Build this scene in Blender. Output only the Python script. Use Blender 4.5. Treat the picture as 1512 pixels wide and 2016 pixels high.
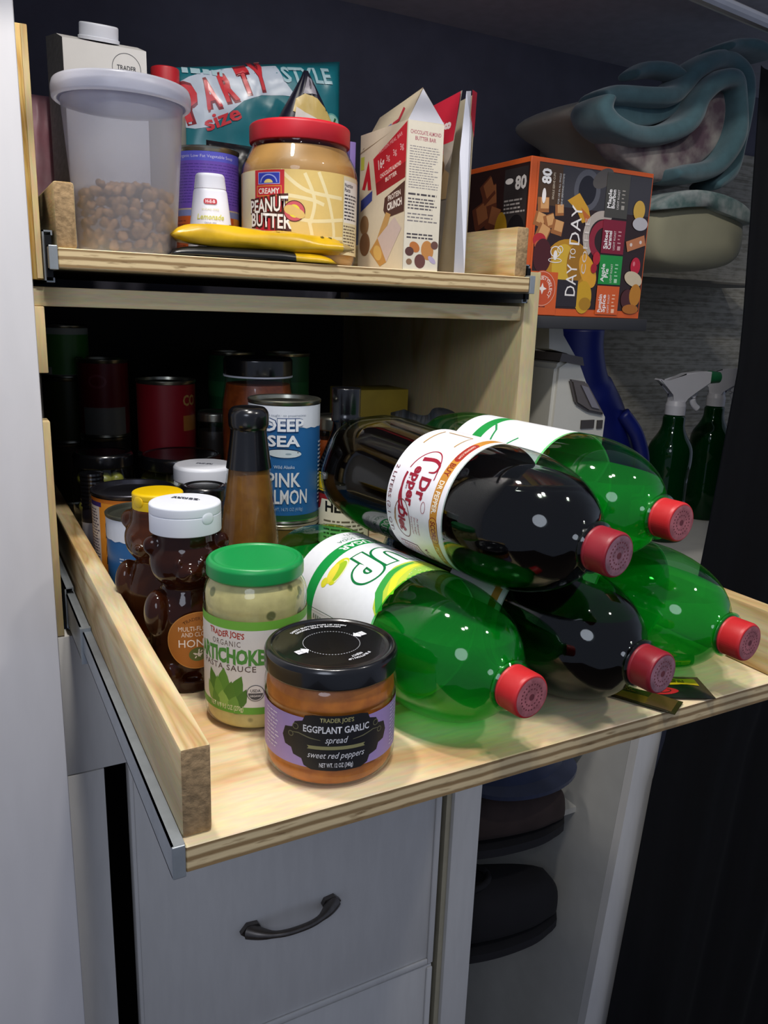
import bpy, bmesh, math, random
from mathutils import Vector, Matrix, noise
from math import sin, cos, pi, radians as rad, sqrt, atan2
sc = bpy.context.scene
for o in list(bpy.data.objects): bpy.data.objects.remove(o)
COL = sc.collection
random.seed(7)
# ---------------------------------------------------------------- camera, light, exposure
CAM = Vector((-0.0872, -0.3631, 0.2764))
cd = bpy.data.cameras.new('camera'); cam = bpy.data.objects.new('camera', cd); COL.objects.link(cam)
cd.sensor_fit = 'VERTICAL'; cd.sensor_height = 36.0; cd.lens = 36 * 1570.9 / 2016; cd.clip_start = 0.02
fw = Vector((0.46416, 0.85078, -0.24643)).normalized(); rt = Vector((0.88154, -0.47082, 0.03492)).normalized(); up = rt.cross(fw)
cam.matrix_world = Matrix(((rt.x, up.x, -fw.x, CAM.x), (rt.y, up.y, -fw.y, CAM.y), (rt.z, up.z, -fw.z, CAM.z), (0, 0, 0, 1)))
sc.camera = cam
sc.view_settings.view_transform = 'Standard'; sc.view_settings.look = 'None'; sc.view_settings.gamma = 1
sc.view_settings.use_curve_mapping = False; sc.view_settings.exposure = 0.17
sc.cycles.transparent_max_bounces = 24; sc.cycles.max_bounces = 10; sc.cycles.caustics_reflective = False
w = bpy.data.worlds.new('room_light'); sc.world = w; w.use_nodes = True
w.node_tree.nodes['Background'].inputs[0].default_value = (0.66, 0.75, 1.0, 1)
w.node_tree.nodes['Background'].inputs[1].default_value = 0.26
def lamp(name, loc, power, size, col, aim):
    l = bpy.data.lights.new(name, 'AREA'); l.shape = 'DISK'; l.size = size; l.energy = power; l.color = col
    o = bpy.data.objects.new(name, l); COL.objects.link(o); o.location = loc
    o.rotation_euler = (Vector(aim) - Vector(loc)).to_track_quat('-Z', 'Y').to_euler(); return o
WARM = (1.0, 0.95, 0.88)
lamp('ceiling_puck_lamp', (0.02, -0.22, 1.12), 3.2, 0.07, WARM, (0.15, 0.2, 0))
lamp('ceiling_puck_lamp', (0.13, -0.22, 1.12), 3.2, 0.07, WARM, (0.2, 0.2, 0))
lamp('ceiling_puck_lamp', (-0.02, 0.20, 1.12), 5.0, 0.07, WARM, (0.15, 0.15, 0))
lamp('ceiling_puck_lamp', (0.75, -0.45, 1.12), 2.2, 0.07, WARM, (0.3, 0.3, 0))
lamp('added_side_fill', (-0.55, -0.85, 0.75), 3.0, 0.5, (0.80, 0.86, 1.0), (0.1, 0.4, 0.0))  # soft fill added from the left front, not a lamp of the room
# ---------------------------------------------------------------- helpers
def lin(c):
    c = c / 255.0
    return c / 12.92 if c <= 0.04045 else ((c + 0.055) / 1.055) ** 2.4
def rgb(h):
    if isinstance(h, str): h = tuple(int(h[i:i + 2], 16) for i in (0, 2, 4))
    return (lin(h[0]), lin(h[1]), lin(h[2]), 1)
MATS = {}
def nd(nt, t, **kw):
    n = nt.nodes.new(t)
    for k, v in kw.items(): setattr(n, k, v)
    return n
def mat(name, col, rough=0.5, metal=0.0, var=0.0, scale=40, spec=0.5, bump=0.0, col2=None, coat=0.0, sheen=0.0, stretch=(1, 1, 1), emis=0.0):
    """principled surface whose base colour wanders between two near shades (noise in object space)"""
    if name in MATS: return MATS[name]
    m = bpy.data.materials.new(name); m.use_nodes = True; nt = m.node_tree
    b = nt.nodes['Principled BSDF']; b.inputs['Roughness'].default_value = rough; b.inputs['Metallic'].default_value = metal
    b.inputs['Specular IOR Level'].default_value = spec; b.inputs['Coat Weight'].default_value = coat; b.inputs['Sheen Weight'].default_value = sheen
    c = rgb(col); b.inputs['Base Color'].default_value = c
    if var or col2 or bump:
        tc = nd(nt, 'ShaderNodeTexCoord'); mp = nd(nt, 'ShaderNodeMapping'); mp.inputs['Scale'].default_value = stretch
        nz = nd(nt, 'ShaderNodeTexNoise'); nz.inputs['Scale'].default_value = scale; nz.inputs['Detail'].default_value = 4
        nt.links.new(tc.outputs['Object'], mp.inputs[0]); nt.links.new(mp.outputs[0], nz.inputs['Vector'])
        if var or col2:
            mx = nd(nt, 'ShaderNodeMix', data_type='RGBA'); rp = nd(nt, 'ShaderNodeValToRGB')
            rp.color_ramp.elements[0].position = 0.35; rp.color_ramp.elements[1].position = 0.65
            c2 = rgb(col2) if col2 else (c[0] * (1 - var), c[1] * (1 - var), c[2] * (1 - var), 1)
            mx.inputs['A'].default_value = c; mx.inputs['B'].default_value = c2
            nt.links.new(nz.outputs['Fac'], rp.inputs[0]); nt.links.new(rp.outputs[0], mx.inputs['Factor'])
            nt.links.new(mx.outputs['Result'], b.inputs['Base Color'])
        if bump:
            bp = nd(nt, 'ShaderNodeBump'); bp.inputs['Strength'].default_value = bump; bp.inputs['Distance'].default_value = 0.002
            nt.links.new(nz.outputs['Fac'], bp.inputs['Height']); nt.links.new(bp.outputs[0], b.inputs['Normal'])
    MATS[name] = m; return m
def clear(name, tint, gloss=0.12, rough=0.04, body=0.0, bodycol=None):
    """thin clear plastic or glass: tinted see-through, glossy by angle, optional milky body"""
    if name in MATS: return MATS[name]
    m = bpy.data.materials.new(name); m.use_nodes = True; nt = m.node_tree; nt.nodes.clear()
    out = nd(nt, 'ShaderNodeOutputMaterial'); tr = nd(nt, 'ShaderNodeBsdfTransparent'); tr.inputs[0].default_value = rgb(tint)
    gl = nd(nt, 'ShaderNodeBsdfGlossy'); gl.inputs['Roughness'].default_value = rough
    lw = nd(nt, 'ShaderNodeLayerWeight'); pw = nd(nt, 'ShaderNodeMath', operation='POWER'); pw.inputs[1].default_value = 4.0
    mp = nd(nt, 'ShaderNodeMath', operation='MULTIPLY_ADD'); mp.inputs[1].default_value = 0.75; mp.inputs[2].default_value = gloss * 0.3
    mx = nd(nt, 'ShaderNodeMixShader'); L = nt.links.new
    L(lw.outputs['Facing'], pw.inputs[0]); L(pw.outputs[0], mp.inputs[0]); L(mp.outputs[0], mx.inputs[0])
    src = tr
    if body:
        df = nd(nt, 'ShaderNodeBsdfDiffuse'); df.inputs[0].default_value = rgb(bodycol or tint)
        tl = nd(nt, 'ShaderNodeBsdfTranslucent'); tl.inputs[0].default_value = rgb(bodycol or tint)
        m1 = nd(nt, 'ShaderNodeMixShader'); m1.inputs[0].default_value = 0.5; L(df.outputs[0], m1.inputs[1]); L(tl.outputs[0], m1.inputs[2])
        m2 = nd(nt, 'ShaderNodeMixShader'); m2.inputs[0].default_value = body; L(tr.outputs[0], m2.inputs[1]); L(m1.outputs[0], m2.inputs[2]); src = m2
    L(src.outputs[0], mx.inputs[1]); L(gl.outputs[0], mx.inputs[2]); L(mx.outputs[0], out.inputs[0])
    MATS[name] = m; return m
def link(name, me, m, parent=None, smooth=False):
    if smooth:
        for p in me.polygons: p.use_smooth = True
    o = bpy.data.objects.new(name, me); COL.objects.link(o)
    for x in (m if isinstance(m, (list, tuple)) else [m]):
        if x: me.materials.append(x)
    if parent: o.parent = parent
    return o
def obj(name, bm, m, parent=None, smooth=False, sharp=None):
    bmesh.ops.recalc_face_normals(bm, faces=bm.faces)
    me = bpy.data.meshes.new(name)
    if sharp is not None:
        for e in bm.edges:
            if len(e.link_faces) == 2 and e.calc_face_angle(0) > rad(sharp): e.smooth = False
    bm.to_mesh(me); bm.free(); return link(name, me, m, parent, smooth or sharp is not None)
def thing(name, label, cat, loc=(0, 0, 0), rotz=0, group=None):
    o = bpy.data.objects.new(name, None); COL.objects.link(o); o.location = loc; o.rotation_euler = (0, 0, rotz); o.empty_display_size = 0.02
    o['label'] = label; o['category'] = cat
    if group: o['group'] = group
    return o
def tag(o, label, cat, group=None):
    o['label'] = label; o['category'] = cat
    if group: o['group'] = group
    return o
def struct(o): o['kind'] = 'structure'; return o
def box(bm, x0, x1, y0, y1, z0, z1, bev=0.0, seg=2):
    r = bmesh.ops.create_cube(bm, size=1.0)
    for v in r['verts']:
        v.co = Vector(((x0 + x1) / 2 + v.co.x * (x1 - x0), (y0 + y1) / 2 + v.co.y * (y1 - y0), (z0 + z1) / 2 + v.co.z * (z1 - z0)))
    if bev:
        es = list({e for v in r['verts'] for e in v.link_edges})
        bmesh.ops.bevel(bm, geom=es, offset=bev, segments=seg, affect='EDGES', profile=0.5)
    return bm
def nb(): return bmesh.new()
def bx(name, d, m, parent=None, bev=0.0): return obj(name, box(nb(), *d, bev=bev), m, parent, sharp=40 if bev else None)
def fillet(pts, n=4):
    """profile points (r,z[,f]) with corner radius f -> rounded polyline"""
    out = []
    for i, p in enumerate(pts):
        f = p[2] if len(p) > 2 else 0
        if f and 0 < i < len(pts) - 1:
            P = Vector(p[:2]); a = Vector(pts[i - 1][:2]) - P; b = Vector(pts[i + 1][:2]) - P
            t = min(f, a.length * 0.49, b.length * 0.49); A = P + a.normalized() * t; B = P + b.normalized() * t
            for k in range(n + 1):
                s = k / n; q = A * (1 - s) ** 2 + P * 2 * s * (1 - s) + B * s * s; out.append((q.x, q.y))
        else: out.append((p[0], p[1]))
    return out
def lathe(pts, seg=64, bm=None, mod=None, cap=True):
    bm = bm or bmesh.new(); pts = fillet(pts); rings = []
    for r, z in pts:
        if r < 1e-6: rings.append([bm.verts.new((0, 0, z))])
        else:
            ring = []
            for k in range(seg):
                a = 2 * pi * k / seg; rr = r * (mod(a, z) if mod else 1); ring.append(bm.verts.new((rr * cos(a), rr * sin(a), z)))
            rings.append(ring)
    for A, B in zip(rings, rings[1:]):
        if len(A) == 1 and len(B) == 1: continue
        for k in range(seg):
            j = (k + 1) % seg
            if len(A) == 1: bm.faces.new((A[0], B[k], B[j]))
            elif len(B) == 1: bm.faces.new((A[k], A[j], B[0]))
            else: bm.faces.new((A[k], A[j], B[j], B[k]))
    for ring, fl in ((rings[0], 1), (rings[-1], 0)):
        if cap and len(ring) > 1: bm.faces.new(ring[::-1] if fl else ring)
    return bm
def lat(name, pts, m, parent=None, seg=64, mod=None, loc=(0, 0, 0)):
    o = obj(name, lathe(pts, seg, mod=mod), m, parent, sharp=50); o.location = loc; return o
def tube(bm, pts, r, seg=10, flat=1.0, closed=False, upv=Vector((0, 0, 1))):
    pts = [Vector(p) for p in pts]; n = len(pts); rings = []
    rs = r if isinstance(r, (list, tuple)) else [r] * n
    for i, p in enumerate(pts):
        t = (pts[min(i + 1, n - 1)] - pts[max(i - 1, 0)]).normalized()
        s = t.cross(upv)
        s = s.normalized() if s.length > 1e-4 else Vector((1, 0, 0)); u = s.cross(t)
        rings.append([bm.verts.new(p + s * (rs[i] * cos(2 * pi * k / seg)) + u * (rs[i] * flat * sin(2 * pi * k / seg))) for k in range(seg)])
    for A, B in zip(rings, rings[1:]):
        for k in range(seg): bm.faces.new((A[k], A[(k + 1) % seg], B[(k + 1) % seg], B[k]))
    bm.faces.new(rings[0][::-1]); bm.faces.new(rings[-1]); return bm
def spline(pts, n=8):
    P = [Vector(p) for p in pts]; out = []
    for i in range(len(P) - 1):
        a, b, c, d = P[max(i - 1, 0)], P[i], P[i + 1], P[min(i + 2, len(P) - 1)]
        for k in range(n):
            t = k / n; out.append(0.5 * ((2 * b) + (c - a) * t + (2 * a - 5 * b + 4 * c - d) * t * t + (3 * b - a - 3 * c + d) * t ** 3))
    return out + [P[-1]]
def prism(bm, poly, y0, y1, axis='y'):
    """extrude an outline in (x,z) between y0 and y1"""
    f = (lambda p, y: (p[0], y, p[1])) if axis == 'y' else ((lambda p, y: (y, p[0], p[1])) if axis == 'x' else (lambda p, y: (p[0], p[1], y)))
    A = [bm.verts.new(f(p, y0)) for p in poly]; B = [bm.verts.new(f(p, y1)) for p in poly]
    n = len(poly); bm.faces.new(A); bm.faces.new(B[::-1])
    for i in range(n): bm.faces.new((A[i], B[i], B[(i + 1) % n], A[(i + 1) % n]))
    return bm
def copy_tree(o, parent=None):
    c = o.copy(); COL.objects.link(c); c.parent = parent
    for ch in list(o.children): copy_tree(ch, c)
    return c
# ---- printed labels: flat shapes and lettering laid out on a sheet, then wrapped on the pack
TXT = {}
def txt_mesh(s, bold=0.0, shear=0.0, space=1.0):
    k = (s, bold, shear, space)
    if k not in TXT:
        cu = bpy.data.curves.new('t', 'FONT'); cu.body = s; cu.resolution_u = 2; cu.offset = bold; cu.shear = shear; cu.space_character = space
        o = bpy.data.objects.new('t', cu); me = bpy.data.meshes.new_from_object(o)
        vs = [(v.co.x, v.co.y) for v in me.vertices]; fs = [tuple(p.vertices) for p in me.polygons]
        bpy.data.objects.remove(o); bpy.data.curves.remove(cu); bpy.data.meshes.remove(me)
        TXT[k] = (vs, fs)
    return TXT[k]
CAPH = 0.70
class Sheet:
    def __init__(s): s.items = []; s.cols = []; s.layer = 0
    def _add(s, vs, fs, col):
        if col not in s.cols: s.cols.append(col)
        s.layer += 1; s.items.append((vs, fs, s.cols.index(col), s.layer)); return s
    def poly(s, pts, col): return s._add(list(pts), [tuple(range(len(pts)))], col)
    def rect(s, x0, y0, x1, y1, col): return s.poly([(x0, y0), (x1, y0), (x1, y1), (x0, y1)], col)
    def curve(s, pts, wd, col, n=5):
        P = [(p.x, p.y) for p in spline([(x, y, 0) for x, y in pts], n)]
        if isinstance(wd, (list, tuple)): wd = [wd[min(i // n, len(wd) - 1)] + (wd[min(i // n + 1, len(wd) - 1)] - wd[min(i // n, len(wd) - 1)]) * (i % n) / n for i in range(len(P))]
        return s.band(P, wd, col)
    def crect(s, cx, cy, w, h, col, rot=0.0, rr=0.0):
        pts = []
        if rr:
            for qx, qy, a0 in ((1, 1, 0), (-1, 1, 90), (-1, -1, 180), (1, -1, 270)):
                for k in range(6):
                    a = rad(a0 + 18 * k); pts.append((qx * (w / 2 - rr) + rr * cos(a), qy * (h / 2 - rr) + rr * sin(a)))
        else: pts = [(-w / 2, -h / 2), (w / 2, -h / 2), (w / 2, h / 2), (-w / 2, h / 2)]
        c, n = cos(rad(rot)), sin(rad(rot)); return s.poly([(cx + x * c - y * n, cy + x * n + y * c) for x, y in pts], col)
    def ell(s, cx, cy, rx, ry, col, rot=0.0, n=28, a0=0, a1=360):
        c, q = cos(rad(rot)), sin(rad(rot)); pts = []
        full = abs(a1 - a0) >= 360
        for k in range(n if full else n + 1):
            a = rad(a0 + (a1 - a0) * k / n); x, y = rx * cos(a), ry * sin(a); pts.append((cx + x * c - y * q, cy + x * q + y * c))
        return s.poly(pts, col)
    def ring(s, cx, cy, r, wd, col, n=40, ry=None, a0=0, a1=360, dash=0, rot=0.0):
        ry = ry or r; vs, fs = [], []; c, q = cos(rad(rot)), sin(rad(rot))
        for k in range(n + 1):
            a = rad(a0 + (a1 - a0) * k / n)
            for d in (-wd / 2, wd / 2):
                x, y = (r + d) * cos(a), (ry + d) * sin(a); vs.append((cx + x * c - y * q, cy + x * q + y * c))
        for k in range(n):
            if dash and k % 2: continue
            fs.append((2 * k, 2 * k + 1, 2 * k + 3, 2 * k + 2))
        return s._add(vs, fs, col)
    def band(s, pts, wd, col):
        vs, fs = [], []; P = [Vector(p) for p in pts]
        for i, p in enumerate(P):
            t = (P[min(i + 1, len(P) - 1)] - P[max(i - 1, 0)]).normalized(); nrm = Vector((-t.y, t.x)); ww = wd[i] if isinstance(wd, (list, tuple)) else wd
            vs += [tuple(p - nrm * ww / 2), tuple(p + nrm * ww / 2)]
        for i in range(len(P) - 1): fs.append((2 * i, 2 * i + 1, 2 * i + 3, 2 * i + 2))
        return s._add(vs, fs, col)
    def text(s, t, cx, cy, h, col, w=None, rot=0.0, bold=0.0, shear=0.0, space=1.0, al='c', arc=None, wob=None):
        vs, fs = txt_mesh(t, bold, shear, space)
        if not vs: return s
        xs = [v[0] for v in vs]; x0, x1 = min(xs), max(xs); k = h / CAPH; kx = k if w is None else w / max(x1 - x0, 1e-6)
        ox = {'c': (x0 + x1) / 2, 'l': x0, 'r': x1}[al]; c, n = cos(rad(rot)), sin(rad(rot)); out = []
        for x, y in vs:
            x = (x - ox) * kx; y = (y - CAPH / 2) * k
            if wob: x, y = wob(x, y)
            if arc is not None:      # arc radius: baseline bent round (cx,cy); rot gives the middle direction
                a = rad(rot) - x / arc; out.append((cx + (arc + y) * cos(a), cy + (arc + y) * sin(a)))
            else: out.append((cx + x * c - y * n, cy + x * n + y * c))
        return s._add(out, fs, col)
    def lines(s, x0, y0, x1, y1, n, col, fill=0.45, seed=1, al='l'):
        """unreadably small print: n rows of short dashes"""
        rnd = random.Random(seed); dy = (y1 - y0) / n; vs, fs = [], []
        for i in range(n):
            y = y1 - dy * (i + 0.5); x = x0; end = x1 - (x1 - x0) * rnd.random() * 0.25
            while x < end:
                L = (0.4 + rnd.random()) * abs(dy) * 1.6; L = min(L, end - x); h = abs(dy) * fill / 2; b = len(vs)
                vs += [(x, y - h), (x + L, y - h), (x + L, y + h), (x, y + h)]; fs.append((b, b + 1, b + 2, b + 3)); x += L + abs(dy) * 0.35
        return s._add(vs, fs, col)
    def build(s, name, fn, parent, rough=0.45, du=None, dv=None, eps=0.000012, spec=0.4, mats=None):
        bm = bmesh.new()
        for vs, fs, ci, ly in s.items:
            V = [bm.verts.new((x, y, ly)) for x, y in vs]
            for f in fs:
                try: F = bm.faces.new([V[i] for i in f]); F.material_index = ci
                except ValueError: pass
        bmesh.ops.triangulate(bm, faces=[f for f in bm.faces if len(f.verts) > 4])
        for ax, d in ((0, du), (1, dv)):
            if not d: continue
            cs = [v.co[ax] for v in bm.verts]; k0, k1 = math.floor(min(cs) / d), math.ceil(max(cs) / d); nrm = (1, 0, 0) if ax == 0 else (0, 1, 0)
            for k in range(k0 + 1, k1):
                co = [0, 0, 0]; co[ax] = k * d + 1e-7
                bmesh.ops.bisect_plane(bm, geom=bm.verts[:] + bm.edges[:] + bm.faces[:], plane_co=co, plane_no=nrm, dist=1e-8)
        def facet(u, v, l):      # points sit on the flat facets between cut lines, so printed layers never cross
            if not du and not dv: return Vector(fn(u, v, l))
            a0, a1, t = (math.floor(u / du) * du, math.floor(u / du) * du + du, u / du - math.floor(u / du)) if du else (u, u, 0)
            b0, b1, q = (math.floor(v / dv) * dv, math.floor(v / dv) * dv + dv, v / dv - math.floor(v / dv)) if dv else (v, v, 0)
            A = Vector(fn(a0, b0, l)).lerp(Vector(fn(a1, b0, l)), t)
            return A.lerp(Vector(fn(a0, b1, l)).lerp(Vector(fn(a1, b1, l)), t), q) if dv else A
        for v in bm.verts: v.co = facet(v.co.x, v.co.y, 0.00012 + v.co.z * eps)
        me = bpy.data.meshes.new(name); bm.to_mesh(me); bm.free()
        ms = [(mats or {}).get(c) or mat('print_%s_%d' % (c, int(rough * 100)), c, rough, spec=spec, var=0.03, scale=200) for c in s.cols]
        return link(name, me, ms, parent, bool(du))
def on_cyl(r, phi0, z0=0.0):
    return lambda u, v, l: ((r + l) * cos(phi0 + u / r), (r + l) * sin(phi0 + u / r), z0 + v)
def on_flat(o, ux, vx):
    o, ux, vx = Vector(o), Vector(ux).normalized(), Vector(vx).normalized(); n = ux.cross(vx)
    return lambda u, v, l: o + ux * u + vx * v + n * l
def facing(x, y): return atan2(CAM.y - y, CAM.x - x)
# ---------------------------------------------------------------- wood and metal
def wood(name, light, dark, axis='y', rough=0.55, ring=14, stretch=10, edge=False, l2=None):
    m = bpy.data.materials.new(name); m.use_nodes = True; nt = m.node_tree; L = nt.links.new; b = nt.nodes['Principled BSDF']
    b.inputs['Roughness'].default_value = rough; b.inputs['Specular IOR Level'].default_value = 0.3
    tc = nd(nt, 'ShaderNodeTexCoord'); mp = nd(nt, 'ShaderNodeMapping'); s = {'x': (1, stretch, stretch), 'y': (stretch, 1, stretch), 'z': (stretch, stretch, 1)}[axis]
    mp.inputs['Scale'].default_value = s; L(tc.outputs['Object'], mp.inputs[0])
    nz = nd(nt, 'ShaderNodeTexNoise'); nz.inputs['Scale'].default_value = ring / 4; nz.inputs['Detail'].default_value = 3; nz.inputs['Distortion'].default_value = 0.6; L(mp.outputs[0], nz.inputs['Vector'])
    mu = nd(nt, 'ShaderNodeMath', operation='MULTIPLY'); mu.inputs[1].default_value = 9; L(nz.outputs['Fac'], mu.inputs[0])
    fr = nd(nt, 'ShaderNodeMath', operation='PINGPONG'); fr.inputs[1].default_value = 1.0; L(mu.outputs[0], fr.inputs[0])
    rp = nd(nt, 'ShaderNodeValToRGB'); e = rp.color_ramp.elements; e[0].position = 0.05; e[0].color = rgb(light); e[1].position = 1.0; e[1].color = rgb(dark)
    x = e.new(0.6); x.color = rgb(l2 or light); L(fr.outputs[0], rp.inputs[0])
    fn = nd(nt, 'ShaderNodeTexNoise'); fn.inputs['Scale'].default_value = 60; fn.inputs['Detail'].default_value = 5; L(mp.outputs[0], fn.inputs['Vector'])
    mx = nd(nt, 'ShaderNodeMix', data_type='RGBA', blend_type='MULTIPLY'); mx.inputs['Factor'].default_value = 0.35; L(rp.outputs[0], mx.inputs['A']); L(fn.outputs['Color'], mx.inputs['B'])
    gm = nd(nt, 'ShaderNodeMix', data_type='RGBA', blend_type='MULTIPLY'); gm.inputs['Factor'].default_value = 1.0; gm.inputs['B'].default_value = (1.17, 1.17, 1.17, 1); L(mx.outputs['Result'], gm.inputs['A'])
    final = gm.outputs['Result']
    if edge:    # plies show on the cut edges
        sx = nd(nt, 'ShaderNodeSeparateXYZ'); L(tc.outputs['Object'], sx.inputs[0])
        en = nd(nt, 'ShaderNodeTexNoise'); en.inputs['Scale'].default_value = 30; L(tc.outputs['Object'], en.inputs['Vector'])
        ad = nd(nt, 'ShaderNodeMath', operation='MULTIPLY_ADD'); ad.inputs[1].default_value = 0.0022; L(en.outputs['Fac'], ad.inputs[0]); L(sx.outputs[2], ad.inputs[2])
        ml = nd(nt, 'ShaderNodeMath', operation='MULTIPLY'); ml.inputs[1].default_value = 1 / 0.0033; L(ad.outputs[0], ml.inputs[0])
        pp = nd(nt, 'ShaderNodeMath', operation='PINGPONG'); pp.inputs[1].default_value = 1.0; L(ml.outputs[0], pp.inputs[0])
        r2 = nd(nt, 'ShaderNodeValToRGB'); q = r2.color_ramp.elements; q[0].position = 0.25; q[0].color = rgb('8f7550'); q[1].position = 0.6; q[1].color = rgb('d3bd92'); L(pp.outputs[0], r2.inputs[0])
        vo = nd(nt, 'ShaderNodeTexNoise'); vo.inputs['Scale'].default_value = 1.0; vo.inputs['Detail'].default_value = 6
        m2 = nd(nt, 'ShaderNodeMapping'); m2.inputs['Scale'].default_value = (45, 45, 260); L(tc.outputs['Object'], m2.inputs[0]); L(m2.outputs[0], vo.inputs['Vector'])
        r3 = nd(nt, 'ShaderNodeValToRGB'); q = r3.color_ramp.elements; q[0].position = 0.28; q[0].color = (0.30, 0.22, 0.14, 1); q[1].position = 0.42; q[1].color = (1, 1, 1, 1); L(vo.outputs['Fac'], r3.inputs[0])
        mm = nd(nt, 'ShaderNodeMix', data_type='RGBA', blend_type='MULTIPLY'); mm.inputs['Factor'].default_value = 0.8; L(r2.outputs[0], mm.inputs['A']); L(r3.outputs[0], mm.inputs['B'])
        ge = nd(nt, 'ShaderNodeNewGeometry'); sn = nd(nt, 'ShaderNodeSeparateXYZ'); L(ge.outputs['True Normal'], sn.inputs[0])
        ab = nd(nt, 'ShaderNodeMath', operation='ABSOLUTE'); L(sn.outputs[2], ab.inputs[0]); gt = nd(nt, 'ShaderNodeMath', operation='GREATER_THAN'); gt.inputs[1].default_value = 0.5; L(ab.outputs[0], gt.inputs[0])
        fx = nd(nt, 'ShaderNodeMix', data_type='RGBA'); L(gt.outputs[0], fx.inputs['Factor']); L(mm.outputs['Result'], fx.inputs['A']); L(final, fx.inputs['B']); final = fx.outputs['Result']
    L(final, b.inputs['Base Color'])
    bp = nd(nt, 'ShaderNodeBump'); bp.inputs['Strength'].default_value = 0.15; bp.inputs['Distance'].default_value = 0.001; L(fn.outputs['Fac'], bp.inputs['Height']); L(bp.outputs[0], b.inputs['Normal'])
    MATS[name] = m; return m
PLY = wood('pine_plywood', 'e8d6b0', 'd0a878', 'x', ring=9, stretch=5, edge=True, l2='e6cfa4')
PINE = wood('pine_rail', 'd9c79d', 'b08f5c', 'y', ring=10, stretch=9, l2='cdb486')
PINEX = wood('pine_crosspiece', 'd6c69e', 'b59a68', 'x', ring=10, stretch=9)
PINEZ = wood('pine_upright', 'd8c190', 'b8975c', 'z', ring=10, stretch=9)
YEL = wood('varnished_pine', 'd9b870', 'b98d3e', 'z', ring=16, stretch=14)
PLYV = wood('plywood_side', 'cdbd93', 'b39c6a', 'z', ring=5, stretch=4, l2='c8b78b')
ENDG = mat('end_grain', 'a58a66', 0.8, var=0.35, scale=260, bump=0.5, spec=0.2)
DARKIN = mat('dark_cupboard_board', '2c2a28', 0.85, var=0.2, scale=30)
WHITE = mat('white_painted_wood', 'd6d4d0', 0.5, var=0.05, scale=18, bump=0.05, stretch=(6, 6, 1))
WALLW = mat('white_wall_panel', 'd8d6d8', 0.6, var=0.04, scale=60, bump=0.12, stretch=(1, 1, 0.2))
ZINC = mat('zinc_steel', 'a4abb0', 0.38, metal=0.55, var=0.12, scale=80)
BLKST = mat('black_steel', '1b1c1e', 0.4, metal=0.6)
DGAP = mat('raw_dark_gap', '1a1512', 0.9, var=0.2, scale=40)
# ---------------------------------------------------------------- the setting
CEIL = mat('grey_ceiling_lining', 'b4b4be', 0.85, var=0.12, scale=50, bump=0.1)
bm = box(nb(), -0.6, 2.0, 0.35, 1.3, 0.735, 0.75); ce = struct(obj('ceiling', bm, CEIL))
def weave():
    m = bpy.data.materials.new('grasscloth'); m.use_nodes = True; nt = m.node_tree; L = nt.links.new; b = nt.nodes['Principled BSDF']; b.inputs['Roughness'].default_value = 0.9
    tc = nd(nt, 'ShaderNodeTexCoord'); cols = []
    for s in ((5, 5, 330), (38, 38, 120)):
        mp = nd(nt, 'ShaderNodeMapping'); mp.inputs['Scale'].default_value = s; L(tc.outputs['Object'], mp.inputs[0]); nz = nd(nt, 'ShaderNodeTexNoise'); nz.inputs['Scale'].default_value = 1; nz.inputs['Detail'].default_value = 3; L(mp.outputs[0], nz.inputs['Vector']); cols.append(nz)
    a = nd(nt, 'ShaderNodeMath', operation='ADD'); L(cols[0].outputs['Fac'], a.inputs[0]); L(cols[1].outputs['Fac'], a.inputs[1])
    rp = nd(nt, 'ShaderNodeValToRGB'); e = rp.color_ramp.elements; e[0].position = 0.7; e[0].color = rgb('8f8a7a'); e[1].position = 1.05; e[1].color = rgb('bab5a6')
    h = nd(nt, 'ShaderNodeMath', operation='MULTIPLY'); h.inputs[1].default_value = 0.9; L(a.outputs[0], h.inputs[0]); L(h.outputs[0], rp.inputs[0]); L(rp.outputs[0], b.inputs['Base Color']); return m
struct(obj('wall_back', box(nb(), -0.6, 2.0, 0.90, 0.93, -1.3, 0.735), mat('dark_wall_lining', '626270', 0.85, var=0.15, scale=20, bump=0.1)))
struct(obj('wall_back_2', box(nb(), 0.90, 1.60, 0.895, 0.8995, -0.11, 0.62), weave()))
struct(obj('wall_left', box(nb(), -0.9, -0.0248, 0.33, 0.365, -1.3, 1.3, bev=0.002), WALLW, sharp=40))
struct(obj('floor', box(nb(), -2, 2.2, -2, 1.3, -1.33, -1.3), mat('floor_boards', '5a4c40', 0.6, var=0.3, scale=12, stretch=(1, 8, 1))))
rail = [(-0.05, 0.2233, 0.603), (1.60, 0.4370, 0.603)]
struct(obj('trim_1', tube(nb(), [Vector(rail[0]), Vector(rail[1])], 0.009, 12, 0.8), mat('aluminium_trim', 'b9b9bd', 0.35, metal=0.9, var=0.1, scale=30)))
struct(obj('trim_2', tube(nb(), [Vector((0.453, 0.774, 0.733)), Vector((0.60, 0.40, 0.733))], 0.003, 8), mat('ceiling_seam_bead', '8b8b90', 0.6, var=0.1)))
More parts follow.
